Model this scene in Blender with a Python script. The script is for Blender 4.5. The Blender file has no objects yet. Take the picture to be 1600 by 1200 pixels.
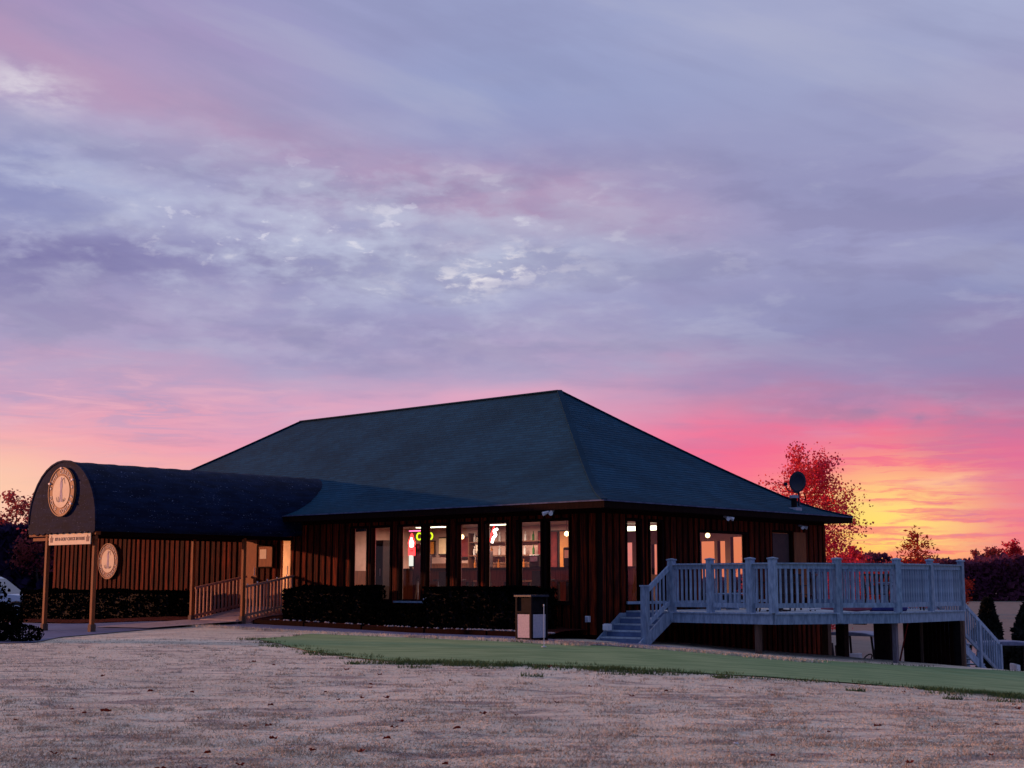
import bpy, bmesh, math, random
import numpy as np
from mathutils import Vector, Matrix, noise as mnoise
from mathutils.geometry import delaunay_2d_cdt
random.seed(7); np.random.seed(7)
SC = bpy.context.scene; COL = SC.collection
PI = math.pi; R = math.radians

# ------------------------------------------------------------------ camera
cd = bpy.data.cameras.new('camera'); cam = bpy.data.objects.new('camera', cd); COL.objects.link(cam)
cam.location = (0, 0, 1.6); cam.rotation_euler = (R(90 + 8.07), 0, 0)
cd.sensor_width = 36; cd.lens = 49.5; cd.clip_end = 3000; cd.clip_start = .1
SC.camera = cam
SC.view_settings.view_transform = 'Standard'; SC.view_settings.look = 'None'
SC.view_settings.exposure = 0; SC.view_settings.gamma = 1
SC.render.engine = 'CYCLES'
SC.cycles.use_denoising = True
SC.cycles.max_bounces = 8; SC.cycles.transparent_max_bounces = 24; SC.cycles.glossy_bounces = 3
SC.cycles.sample_clamp_indirect = 4; SC.cycles.caustics_reflective = False; SC.cycles.caustics_refractive = False

# ------------------------------------------------------------------ node helpers
def lin(r, g, b):
    f = lambda c: (c / 255 / 12.92) if c / 255 <= .04045 else ((c / 255 + .055) / 1.055) ** 2.4
    return (f(r), f(g), f(b), 1)
class NT:
    def __init__(s, nt): s.nt = nt; s.n = nt.nodes; s.l = nt.links; s.n.clear()
    def new(s, t, **k):
        n = s.n.new(t)
        for a, v in k.items(): setattr(n, a, v)
        return n
    def set(s, inp, v):
        if isinstance(v, bpy.types.NodeSocket): s.l.new(v, inp)
        elif v is not None: inp.default_value = v
    def m(s, op, a, b=None, c=None, clamp=False):
        n = s.new('ShaderNodeMath', operation=op, use_clamp=clamp)
        for i, v in enumerate((a, b, c)):
            if v is not None: s.set(n.inputs[i], v)
        return n.outputs[0]
    def vm(s, op, a, b=None):
        n = s.new('ShaderNodeVectorMath', operation=op)
        s.set(n.inputs[0], a)
        if b is not None: s.set(n.inputs[1], b)
        return n.outputs[0]
    def comb(s, x, y, z):
        n = s.new('ShaderNodeCombineXYZ')
        for i, v in enumerate((x, y, z)): s.set(n.inputs[i], v)
        return n.outputs[0]
    def sep(s, v):
        n = s.new('ShaderNodeSeparateXYZ'); s.set(n.inputs[0], v); return n.outputs
    def noise(s, vec, scale, detail=4, rough=.5, dist=0.):
        n = s.new('ShaderNodeTexNoise'); s.set(n.inputs['Vector'], vec)
        n.inputs['Scale'].default_value = scale; n.inputs['Detail'].default_value = detail
        n.inputs['Roughness'].default_value = rough; n.inputs['Distortion'].default_value = dist
        return n.outputs[0]
    def rng(s, v, a, b, c=0., d=1., smooth=True):
        n = s.new('ShaderNodeMapRange', interpolation_type='SMOOTHSTEP' if smooth else 'LINEAR')
        for i, x in enumerate((v, a, b, c, d)): s.set(n.inputs[i], x)
        return n.outputs[0]
    def mix(s, f, a, b):
        n = s.new('ShaderNodeMix', data_type='RGBA')
        s.set(n.inputs[0], f); s.set(n.inputs[6], a); s.set(n.inputs[7], b)
        return n.outputs[2]
    def ramp(s, f, stops):
        n = s.new('ShaderNodeValToRGB'); cr = n.color_ramp; s.set(n.inputs[0], f)
        while len(cr.elements) < len(stops): cr.elements.new(.5)
        for e, (p, c) in zip(cr.elements, sorted(stops, key=lambda q: q[0])): e.position = p; e.color = c
        return n.outputs[0]

# ------------------------------------------------------------------ world: dusk sky with a sunset on the right
W = bpy.data.worlds.new('World'); SC.world = W; W.use_nodes = True
w = NT(W.node_tree)
tc = w.new('ShaderNodeTexCoord').outputs['Generated']
dx, dy, dz = w.sep(w.vm('NORMALIZE', tc))
az0 = w.m('MULTIPLY', w.m('ARCTAN2', dx, dy), 180 / PI)
el0 = w.m('MULTIPLY', w.m('ARCSINE', dz), 180 / PI)
zz = w.m('ADD', w.m('MAXIMUM', dz, 0.), .10)
qv = w.comb(w.m('DIVIDE', dx, zz), w.m('DIVIDE', dy, zz), 0.)      # cloud deck seen in perspective
nA = w.noise(qv, 1.1, 5, .55, .1)
nB = w.noise(w.vm('ADD', qv, (7.3, 2.1, 4.4)), 1.4, 6, .55, .15)
nC = w.noise(w.vm('ADD', qv, (1.3, 9.1, 2.4)), 4.2, 8, .58, .1)
az = w.m('ADD', az0, w.m('MULTIPLY', w.m('SUBTRACT', nA, .5), 9.))
eamp = w.rng(el0, 0., 12., .6, 6., False)
el = w.m('ADD', el0, w.m('MULTIPLY', w.m('SUBTRACT', nB, .5), eamp))
t = w.m('DIVIDE', w.m('ADD', el, 2.), 50., clamp=True)
def col(stops): return w.ramp(t, [((e + 2) / 50, lin(*c)) for e, c in stops])
TOP = [(34, (162, 168, 206)), (46, (172, 176, 208))]
cL = col([(-2, (244, 172, 150)), (1.2, (252, 196, 168)), (3.4, (250, 186, 170)), (5.2, (240, 160, 178)), (7.2, (206, 160, 192)), (9.2, (170, 155, 195)),
          (12.2, (150, 144, 190)), (15.6, (166, 172, 209)), (18.2, (176, 158, 196)), (21, (163, 144, 190)), (23.5, (152, 143, 192))] + TOP[:1])
cC = col([(-2, (240, 150, 160)), (2.2, (238, 150, 170)), (6, (228, 156, 186)), (7.6, (222, 162, 192)), (9, (178, 158, 196)), (11, (162, 162, 202)),
          (13.4, (176, 182, 212)), (15.4, (172, 150, 186)), (17.2, (152, 144, 188)), (20, (146, 154, 198)), (24, (150, 160, 204))] + TOP[:1])
cR = col([(-2, (255, 110, 90)), (1.4, (255, 128, 112)), (3.2, (255, 146, 124)), (4.6, (250, 118, 140)), (5.6, (240, 108, 148)), (6.8, (204, 128, 166)),
          (8.2, (170, 136, 180)), (10, (140, 140, 186)), (13, (150, 150, 194)), (16, (146, 146, 190)), (20, (154, 160, 200))] + TOP[:1])
cR2 = col([(-2, (244, 110, 120)), (1.4, (246, 124, 136)), (4.6, (226, 112, 152)), (6.2, (188, 120, 160)), (7.4, (166, 126, 170)), (9.4, (146, 130, 178)),
           (11, (138, 142, 188)), (14, (142, 144, 190)), (17, (156, 152, 194)), (23, (162, 170, 208))] + TOP[:1])
s1 = w.mix(w.rng(az, -17., -1.), cL, cC)
s1 = w.mix(w.rng(az, -1., 12.), s1, cR)
s1 = w.mix(w.rng(az, 14.5, 20.), s1, cR2)
def gauss(a0, e0, sa, se, A=None, Ev=None):
    A = A or az; Ev = Ev or el
    a = w.m('DIVIDE', w.m('SUBTRACT', A, a0), sa); b = w.m('DIVIDE', w.m('SUBTRACT', Ev, e0), se)
    return w.m('EXPONENT', w.m('MULTIPLY', w.m('ADD', w.m('MULTIPLY', a, a), w.m('MULTIPLY', b, b)), -1.))
nD = w.noise(w.comb(w.m('MULTIPLY', az0, .22), w.m('MULTIPLY', el0, .50), 1.7), 2.2, 8, .55, .15)
# rose band running down to the right
dband = w.m('SUBTRACT', el, w.m('SUBTRACT', 15.9, w.m('MULTIPLY', az0, .185)))
gb = w.m('EXPONENT', w.m('MULTIPLY', w.m('MULTIPLY', w.m('DIVIDE', dband, 1.15), w.m('DIVIDE', dband, 1.15)), -1.))
gb = w.m('MULTIPLY', gb, w.rng(az0, 13., 2.))
s1 = w.mix(w.m('MULTIPLY', gb, .55), s1, lin(186, 144, 180))
# cool blue mass above the band
s1 = w.mix(w.m('MULTIPLY', gauss(1., 19.4, 9., 2.6), .45), s1, lin(140, 152, 200))
nG = w.noise(w.comb(w.m('MULTIPLY', az0, .085), w.m('MULTIPLY', el0, .30), 2.4), 1.7, 7, .56, .2)
s1 = w.mix(w.m('MULTIPLY', w.m('MULTIPLY', w.rng(nG, .49, .60, 0., .40), w.rng(el0, 8., 10.)), w.rng(el0, 19., 15.)), s1, lin(130, 126, 170))
s1 = w.mix(w.m('MULTIPLY', w.m('MULTIPLY', w.rng(nG, .46, .36, 0., .3), w.rng(el0, 8., 10.)), w.rng(el0, 19., 15.)), s1, lin(186, 188, 214))
# broken pale cloud, left of centre
br = w.m('MULTIPLY', gauss(-8.5, 13.9, 11.5, 3.0), w.rng(nD, .40, .62))
s1 = w.mix(w.m('MULTIPLY', br, .62), s1, lin(190, 196, 222))
spots = w.m('MULTIPLY', gauss(-5.5, 13.8, 11., 2.3), w.rng(nD, .60, .70))
s1 = w.mix(w.m('MULTIPLY', spots, .75), s1, lin(224, 222, 234))
nE = w.noise(w.comb(w.m('MULTIPLY', az0, .5), w.m('MULTIPLY', el0, 1.1), 4.), 1.6, 6, .55, .2)
s1 = w.mix(w.m('MULTIPLY', gauss(-.9, 12.9, 3.0, .8), w.rng(nE, .47, .60)), s1, lin(230, 224, 232))
s1 = w.mix(w.m('MULTIPLY', gauss(-9.5, 14., 9., 2.2), w.rng(nE, .60, .68, 0., .8)), s1, lin(216, 214, 232))
s1 = w.mix(w.m('MULTIPLY', gauss(-19.5, 18.2, 2.0, .9), w.rng(nC, .45, .62)), s1, lin(222, 214, 226))
s1 = w.mix(w.m('MULTIPLY', w.m('MULTIPLY', gauss(-9., 13., 11., 3.0), w.rng(nD, .48, .34)), .5), s1, lin(146, 148, 194))
# darker violet undersides
dk = w.m('MULTIPLY', gauss(-18.6, 12.7, 6.5, 1.25), w.rng(nD, .66, .44, .25, .9))
s1 = w.mix(dk, s1, lin(118, 112, 168))
s1 = w.mix(w.m('MULTIPLY', gauss(16.5, 7.0, 6.5, .9), w.rng(nD, .62, .42, 0., .75)), s1, lin(160, 124, 164))
s1 = w.mix(w.m('MULTIPLY', gauss(-5., 10.2, 10., .9), w.rng(nD, .62, .42, 0., .5)), s1, lin(146, 140, 186))
s1 = w.mix(w.m('MULTIPLY', gauss(-19., 15.2, 3.6, 1.1), w.rng(nC, .60, .42)), s1, lin(136, 140, 190))
s1 = w.mix(w.m('MULTIPLY', gauss(16., 9.2, 8., .95), .6), s1, lin(140, 134, 180))
s1 = w.mix(w.m('MULTIPLY', gauss(7., 11.6, 2.6, .35), .55), s1, lin(150, 144, 188))
# fine mottling everywhere
mot = w.noise(w.vm('MULTIPLY', qv, (1., 1.35, 1.)), 2.2, 6, .52, .15)
s1 = w.mix(w.rng(mot, .5, .72, 0., .16), s1, lin(186, 186, 214))
s1 = w.mix(w.rng(mot, .48, .28, 0., .26), s1, lin(134, 131, 177))
# rippled low cloud on the left
vs = w.comb(w.m('MULTIPLY', az0, .30), w.m('MULTIPLY', el0, 2.3), 3.)
st = w.noise(vs, 1.0, 6, .6, .9)
ripL = w.m('MULTIPLY', gauss(-17., 6.8, 9., 1.7, az0, el0), w.rng(st, .5, .66))
s1 = w.mix(w.m('MULTIPLY', ripL, .34), s1, lin(250, 180, 190))
ripL2 = w.m('MULTIPLY', gauss(-16., 6.9, 8., 1.6, az0, el0), w.rng(st, .50, .36))
s1 = w.mix(w.m('MULTIPLY', ripL2, .5), s1, lin(172, 156, 196))
s1 = w.mix(w.m('MULTIPLY', gauss(-21., 3.8, 5.0, 1.7, az0, el0), .8), s1, lin(255, 206, 172))
# the sunset: yellow streaks over pink
vy = w.comb(w.m('MULTIPLY', az0, .16), w.m('MULTIPLY', w.m('ADD', el0, w.m('MULTIPLY', nC, .5)), 2.6), 9.)
sy = w.noise(vy, 1.25, 6, .62, .5)
s1 = w.mix(w.m('MULTIPLY', gauss(9.5, 4.2, 4.6, 1.7, az0, el0), .68), s1, lin(250, 112, 146))
glow = gauss(14.9, 2.4, 3.0, 1.9, az0, el0)
s1 = w.mix(w.m('MULTIPLY', glow, .85), s1, lin(255, 158, 122))
s1 = w.mix(w.m('MULTIPLY', w.m('POWER', glow, .8), w.rng(sy, .36, .56)), s1, (1., .63, .26, 1))
core = w.m('MULTIPLY', gauss(14.2, 1.9, 2.6, 1.4, az0, el0), w.rng(sy, .38, .58))
s1 = w.mix(core, s1, (1., .80, .16, 1))
s1 = w.mix(w.m('MULTIPLY', gauss(16.6, 4.1, 2.0, .28), .7), s1, (1., .58, .32, 1))
low = w.m('MULTIPLY', gauss(11., .35, 6.5, .8, az0, el0), .85)
s1 = w.mix(low, s1, (1., .20, .10, 1))
s1 = w.mix(w.m('MULTIPLY', w.m('MULTIPLY', gauss(17.5, 3., 3.5, 2.6, az0, el0), w.rng(sy, .44, .30)), .6), s1, lin(214, 132, 160))
# long soft diagonal bands and a little greyness high up
rx = w.m('ADD', w.m('MULTIPLY', az0, .045), w.m('MULTIPLY', el0, .012)); ry = w.m('ADD', w.m('MULTIPLY', el0, .20), w.m('MULTIPLY', az0, .055))
nF = w.noise(w.comb(rx, ry, 6.), 1.5, 6, .55, .25)
up_ = w.m('MULTIPLY', w.rng(el0, 7., 11.), w.m('SUBTRACT', 1., w.m('MULTIPLY', gauss(-6., 13.4, 10., 2.6), .85)))
s1 = w.mix(w.m('MULTIPLY', w.rng(nF, .52, .36, 0., .26), up_), s1, lin(128, 132, 176))
s1 = w.mix(w.m('MULTIPLY', w.rng(nF, .52, .68, 0., .26), up_), s1, lin(182, 184, 208))
hs = w.new('ShaderNodeHueSaturation'); w.set(hs.inputs['Color'], s1); w.set(hs.inputs['Saturation'], w.rng(el0, 5., 9., 1., .91)); s1 = hs.outputs[0]
s1 = w.mix(w.m('MULTIPLY', gauss(8.5, 1.4, 4.6, 1.3, az0, el0), .8), s1, (1., .26, .08, 1))
# the eastern half behind the camera is blue dusk
aaz = w.m('ABSOLUTE', az0)
bt = w.m('DIVIDE', w.m('ADD', el0, 2.), 92., clamp=True)
cB = w.ramp(bt, [(0, (.045, .085, .22, 1)), (.12, (.07, .135, .37, 1)), (.35, (.13, .20, .46, 1)), (.65, (.30, .34, .56, 1)), (1, (.40, .42, .62, 1))])
s2 = w.mix(w.m('MULTIPLY', w.rng(aaz, 34., 120.), w.rng(el0, 88., 50.)), s1, cB)
s2 = w.mix(w.rng(el0, -1., -3.), s2, (.03, .03, .045, 1))
bg = w.new('ShaderNodeBackground'); w.set(bg.inputs[0], s2); bg.inputs[1].default_value = 1.0
w.l.new(bg.outputs[0], w.new('ShaderNodeOutputWorld').inputs[0])
W.cycles.sampling_method = 'MANUAL'; W.cycles.sample_map_resolution = 1024

# low warm light raking in from the left, almost along the front wall
sd = bpy.data.lights.new('sun', 'SUN'); sd.energy = 4.0; sd.angle = R(.7); sd.color = (1, .40, .19)
sun = bpy.data.objects.new('sun', sd); COL.objects.link(sun)
_r = R(-42.2); _a, _b, _e = 1., .45, -.125
_d = Vector((_a * math.cos(_r) - _b * math.sin(_r), _a * math.sin(_r) + _b * math.cos(_r), _e))
sun.rotation_euler = (-_d).to_track_quat('Z', 'Y').to_euler()

# ------------------------------------------------------------------ materials
def pmat(name, c1, c2=None, rough=.75, scale=6., stretch=(1, 1, 1), bump=.15, spec=.3, metal=0., rand=0., detail=5, emit=None, es=1., coord='Object', lo=.35, hi=.65):
    m = bpy.data.materials.new(name); m.use_nodes = True; n = NT(m.node_tree)
    p = n.new('ShaderNodeBsdfPrincipled'); o = n.new('ShaderNodeOutputMaterial'); n.l.new(p.outputs[0], o.inputs[0])
    c1 = (*c1, 1) if len(c1) == 3 else c1
    c2 = c1 if c2 is None else ((*c2, 1) if len(c2) == 3 else c2)
    co = n.new('ShaderNodeTexCoord').outputs[coord]
    v = n.vm('MULTIPLY', co, stretch)
    f = n.noise(v, scale, detail, .6)
    c = n.mix(n.rng(f, lo, hi), c1, c2)
    if rand:
        oi = n.new('ShaderNodeObjectInfo').outputs['Random']
        h = n.new('ShaderNodeHueSaturation'); n.set(h.inputs['Color'], c); n.set(h.inputs['Value'], n.rng(oi, 0., 1., 1 - rand, 1 + rand, False))
        c = h.outputs[0]
    n.set(p.inputs['Base Color'], c)
    p.inputs['Roughness'].default_value = rough; p.inputs['Metallic'].default_value = metal
    p.inputs['Specular IOR Level'].default_value = spec
    if bump:
        b = n.new('ShaderNodeBump'); b.inputs['Strength'].default_value = bump; b.inputs['Distance'].default_value = .02
        n.set(b.inputs['Height'], n.noise(v, scale * 3, 4, .65)); n.l.new(b.outputs[0], p.inputs['Normal'])
    if emit:
        p.inputs['Emission Color'].default_value = (*emit, 1); p.inputs['Emission Strength'].default_value = es
    return m
def glass(name, tint=(.9, .93, .95), refl=1.):
    m = bpy.data.materials.new(name); m.use_nodes = True; n = NT(m.node_tree)
    tr = n.new('ShaderNodeBsdfTransparent'); tr.inputs[0].default_value = (*tint, 1)
    gl = n.new('ShaderNodeBsdfGlossy'); gl.inputs['Roughness'].default_value = .03
    fr = n.new('ShaderNodeFresnel'); fr.inputs[0].default_value = 1.5
    mx = n.new('ShaderNodeMixShader'); n.set(mx.inputs[0], n.m('MULTIPLY', fr.outputs[0], refl))
    n.l.new(tr.outputs[0], mx.inputs[1]); n.l.new(gl.outputs[0], mx.inputs[2])
    n.l.new(mx.outputs[0], n.new('ShaderNodeOutputMaterial').inputs[0]); return m
def leafmat(name, c1, c2, trans=.5, scale=1.2):
    m = bpy.data.materials.new(name); m.use_nodes = True; n = NT(m.node_tree)
    co = n.new('ShaderNodeTexCoord').outputs['Object']
    c = n.mix(n.rng(n.noise(co, scale, 4, .7), .35, .65), (*c1, 1), (*c2, 1))
    d = n.new('ShaderNodeBsdfDiffuse'); tt = n.new('ShaderNodeBsdfTranslucent'); n.set(d.inputs[0], c); n.set(tt.inputs[0], c)
    mx = n.new('ShaderNodeMixShader'); mx.inputs[0].default_value = trans
    n.l.new(d.outputs[0], mx.inputs[1]); n.l.new(tt.outputs[0], mx.inputs[2])
    n.l.new(mx.outputs[0], n.new('ShaderNodeOutputMaterial').inputs[0]); return m
M = {}
M['board'] = pmat('stained_wood', (.030, .0045, .003), (.19, .022, .004), .8, 3., (9, 9, .5), .6, .08, rand=.5, lo=.38, hi=.68)
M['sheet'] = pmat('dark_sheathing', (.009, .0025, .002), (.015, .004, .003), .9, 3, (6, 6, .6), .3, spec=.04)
M['trim'] = pmat('dark_trim', (.008, .003, .003), (.014, .005, .005), .8, 4, (6, 6, .6), .2, spec=.04)
M['post'] = pmat('orange_brown_timber', (.30, .080, .018), (.19, .048, .012), .7, 4, (8, 8, .8), .3)
M['deckpaint'] = pmat('weathered_blue_grey_paint', (.33, .42, .55), (.17, .23, .33), .7, 5, (3, 3, .8), .3, .3, rand=.2, lo=.3, hi=.72)
M['deckfloor'] = pmat('pale_deck_boards', (.42, .50, .58), (.30, .37, .45), .7, 4, (4, 4, 1), .25, rand=.15)
M['oldpost'] = pmat('weathered_timber', (.16, .085, .055), (.09, .05, .04), .8, 5, (8, 8, .8), .4)
M['greypost'] = pmat('pale_weathered_timber', (.20, .17, .20), (.13, .10, .12), .8, 5, (8, 8, .8), .4)
M['black'] = pmat('black_paint', (.008, .006, .007), (.014, .010, .012), .75, 8, bump=.05, spec=.08)
M['canvas'] = None
M['glass'] = glass('window_glass')
M['cartglass'] = pmat('pale_windshield_sheet', (.62, .56, .60), (.52, .46, .52), .35, 3, bump=.05, spec=.5)  # opaque pale sheet for the cart windshield
M['mulch'] = pmat('bark_mulch', (.035, .009, .008), (.075, .020, .015), .95, 14, bump=1., spec=.03)
M['concrete'] = pmat('concrete', (.48, .40, .41), (.36, .29, .31), .85, 3, bump=.25)
M['asphalt'] = pmat('asphalt_path', (.075, .10, .20), (.11, .14, .25), .75, 3, bump=.3)
M['white'] = pmat('white_plastic', (.75, .76, .8), (.62, .63, .68), .5, 5, bump=.05)
M['whitepanel'] = pmat('pale_pebble_panel', (.60, .54, .58), (.42, .38, .42), .8, 60, bump=.5)
M['tan'] = pmat('tan_sign_face', (.86, .72, .46), (.76, .62, .40), .6, 4, bump=.03)
M['signring'] = pmat('brown_sign_ring', (.34, .13, .05), (.27, .10, .045), .6, 5, bump=.05)
M['signring2'] = pmat('maroon_sign_ring', (.24, .075, .06), (.18, .055, .05), .6, 5, bump=.05)
M['letter'] = pmat('cream_lettering', (.74, .64, .50), (.66, .56, .43), .6, 8, bump=0)
M['inkbrown'] = pmat('brown_print', (.32, .20, .14), (.26, .16, .12), .7, 8, bump=0)
M['inklilac'] = pmat('lilac_print', (.52, .44, .50), (.44, .36, .40), .7, 8, bump=0)
M['metal'] = pmat('grey_metal', (.35, .36, .4), (.25, .26, .3), .35, 6, bump=.05, metal=.8)
M['dishgrey'] = pmat('dark_dish_paint', (.012, .015, .038), (.008, .010, .025), .45, 6, bump=.05)
M['dirtwhite'] = pmat('galvanised_flashing', (.4, .42, .5), (.28, .3, .38), .5, 6, bump=.1)
M['drip'] = pmat('dull_drip_edge', (.10, .12, .22), (.05, .06, .12), .6, 5, bump=.1, spec=.1)
M['iwall'] = pmat('cream_interior_wall', (.56, .37, .31), (.42, .28, .24), .8, 2, bump=.05)
M['iwood'] = pmat('interior_wood_panelling', (.17, .062, .03), (.10, .036, .02), .5, 3, (8, 8, .6), .1)
M['ceil'] = pmat('ceiling_tile', (.6, .55, .52), (.52, .48, .45), .9, 2, bump=.05)
M['ifloor'] = pmat('dark_carpet', (.06, .03, .035), (.09, .04, .04), .95, 10, bump=.1)
M['dark'] = pmat('near_black_furniture', (.02, .012, .014), (.035, .02, .02), .5, 6, bump=.05)
M['red'] = pmat('red_plastic', (.5, .03, .025), (.38, .02, .02), .5, 6, bump=.02)
M['bark'] = pmat('dark_bark', (.035, .022, .022), (.07, .045, .04), .9, 4, (3, 3, .6), .6)
M['farbark'] = pmat('twig_haze_bark', (.10, .035, .05), (.14, .05, .05), .9, 4, bump=.1)  # distance haze is put into the far bark colour
M['orangebark'] = pmat('orange_red_birch_bark', (.20, .045, .035), (.15, .04, .03), .9, 4, bump=.1)  # orange-red bark colour of the bare and scrub trees
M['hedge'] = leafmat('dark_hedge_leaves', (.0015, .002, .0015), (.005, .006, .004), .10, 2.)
M['conifer'] = leafmat('dark_conifer_needles', (.010, .012, .012), (.022, .024, .02), .2, 2.)
M['redleaf'] = leafmat('backlit_red_leaves', (.72, .04, .12), (.84, .11, .09), .75, .6)  # backlit glow and flare are put into the red leaf colour
M['pinkleaf'] = leafmat('dusky_pink_foliage', (.30, .05, .08), (.42, .10, .09), .6, .5)
M['oranget'] = leafmat('orange_twigs', (.52, .07, .035), (.40, .045, .035), .6, .5)
M['purplewood'] = leafmat('hazed_woodland', (.12, .032, .075), (.20, .06, .10), .4, .25)  # purple haze lift is put into the woodland colour
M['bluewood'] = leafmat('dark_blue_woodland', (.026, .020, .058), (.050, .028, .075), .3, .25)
M['tyre'] = pmat('tyre_rubber', (.012, .012, .013), (.02, .02, .02), .85, 9, bump=.1)
M['carwhite'] = pmat('pale_blue_white_car_paint', (.62, .70, .80), (.56, .64, .76), .3, 3, bump=0, spec=.6)
M['cardark'] = pmat('dark_car_glass', (.02, .022, .03), (.03, .03, .04), .08, 3, bump=0, spec=.8)
M['rim'] = pmat('silver_wheel_rim', (.75, .78, .85), (.65, .68, .75), .3, 5, bump=0, metal=.3)
M['cloth1'] = pmat('pink_canvas', (.55, .16, .20), (.40, .10, .16), .8, 6, bump=.1)
M['cloth2'] = pmat('blue_canvas', (.05, .05, .22), (.08, .07, .28), .8, 6, bump=.1)
M['fade_leaf'] = leafmat('dry_fallen_leaf', (.16, .030, .022), (.10, .03, .02), .15, 5)
M['brick'] = pmat('dark_brick_pier', (.04, .018, .016), (.06, .028, .022), .9, 12, bump=.4)
M['stone'] = pmat('pale_pebbles', (.42, .40, .44), (.3, .28, .32), .8, 10, bump=.2, rand=.2)
M['amber'] = pmat('amber_panel', (.62, .26, .05), (.5, .18, .04), .5, 4, bump=0); M['maroon'] = pmat('maroon_cloth', (.16, .02, .02), (.10, .012, .015), .8, 5, bump=.1)
def emis(name, c, s):
    m = bpy.data.materials.new(name); m.use_nodes = True; n = NT(m.node_tree)
    e = n.new('ShaderNodeEmission'); e.inputs[0].default_value = (*c, 1); e.inputs[1].default_value = s
    n.l.new(e.outputs[0], n.new('ShaderNodeOutputMaterial').inputs[0]); return m
M['tube'] = emis('fluorescent_light', (1., .95, .62), 5.)
M['neonred'] = emis('red_neon', (1., .03, .03), 5.)
M['neonwhite'] = emis('white_neon', (1., .82, .72), 7.)
M['neonyellow'] = emis('yellow_green_neon', (.75, 1., .02), 1.6)
M['neonblue'] = emis('blue_neon', (.03, .12, 1.), 6.)
M['neonpink'] = emis('pink_neon', (1., .15, .35), 3.)
M['globe'] = emis('warm_globe', (1., .62, .28), 6.)
M['litsign'] = emis('lit_sign_face', (.95, .92, .80), 1.1)
M['screen'] = emis('screen_face', (.75, .8, .78), .8)

def canvas_mat():
    m = bpy.data.materials.new('worn_navy_canvas'); m.use_nodes = True; n = NT(m.node_tree)
    p = n.new('ShaderNodeBsdfPrincipled'); n.l.new(p.outputs[0], n.new('ShaderNodeOutputMaterial').inputs[0])
    co = n.new('ShaderNodeTexCoord').outputs['Object']
    base = n.mix(n.rng(n.noise(n.vm('MULTIPLY', co, (.6, .6, 3.)), 2.5, 5, .6), .35, .65), (.003, .007, .024, 1), (.006, .015, .048, 1))
    x, y, z = n.sep(co)
    sp = n.noise(n.vm('MULTIPLY', co, (.55, .55, 1.6)), 24, 3, .7)
    zone = n.noise(n.vm('MULTIPLY', co, (.35, .35, 5.)), 3.2, 3, .5)
    mk = n.m('MULTIPLY', n.rng(sp, .62, .70), n.rng(zone, .46, .60))
    n.set(p.inputs['Base Color'], n.mix(mk, base, (.22, .26, .40, 1)))
    p.inputs['Roughness'].default_value = .8; p.inputs['Specular IOR Level'].default_value = .08
    b = n.new('ShaderNodeBump'); b.inputs['Strength'].default_value = .3; b.inputs['Distance'].default_value = .03
    n.set(b.inputs['Height'], n.noise(co, 6, 3, .5)); n.l.new(b.outputs[0], p.inputs['Normal'])
    return m
M['canvas'] = canvas_mat()
def shingle_mat():
    m = bpy.data.materials.new('blue_green_shingle'); m.use_nodes = True; n = NT(m.node_tree)
    p = n.new('ShaderNodeBsdfPrincipled'); n.l.new(p.outputs[0], n.new('ShaderNodeOutputMaterial').inputs[0])
    co = n.new('ShaderNodeTexCoord').outputs['UV']
    bt = n.new('ShaderNodeTexBrick'); n.set(bt.inputs['Vector'], co)
    bt.offset = .5; bt.inputs['Scale'].default_value = 1.; bt.inputs['Brick Width'].default_value = .30; bt.inputs['Row Height'].default_value = .145
    bt.inputs['Mortar Size'].default_value = .008; bt.inputs['Bias'].default_value = 0.
    bt.inputs['Color1'].default_value = (.78, .78, .78, 1); bt.inputs['Color2'].default_value = (1.18, 1.18, 1.18, 1); bt.inputs['Mortar'].default_value = (.6, .6, .6, 1)
    ob = n.new('ShaderNodeTexCoord').outputs['Object']
    big = n.noise(ob, .5, 5, .6); fine = n.noise(ob, 30, 3, .7); st = n.noise(n.vm('MULTIPLY', ob, (1, 1, .25)), 2.2, 5, .65)
    c = n.mix(n.rng(big, .35, .65), (.004, .040, .078, 1), (.007, .055, .106, 1))
    c = n.mix(n.rng(st, .55, .75, 0., .45), c, (.004, .028, .052, 1))
    c = n.mix(n.rng(fine, .55, .8, 0., .5), c, (.05, .13, .20, 1))
    mm = n.new('ShaderNodeMix', data_type='RGBA', blend_type='MULTIPLY'); mm.inputs[0].default_value = .8
    n.set(mm.inputs[6], c); n.set(mm.inputs[7], bt.outputs[0])
    n.set(p.inputs['Base Color'], mm.outputs[2]); p.inputs['Roughness'].default_value = .85; p.inputs['Specular IOR Level'].default_value = .10
    b = n.new('ShaderNodeBump'); b.inputs['Strength'].default_value = .5; b.inputs['Distance'].default_value = .01
    n.set(b.inputs['Height'], n.m('ADD', bt.outputs['Fac'], n.m('MULTIPLY', fine, -1.))); n.l.new(b.outputs[0], p.inputs['Normal'])
    return m
M['shingle'] = shingle_mat()
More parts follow.
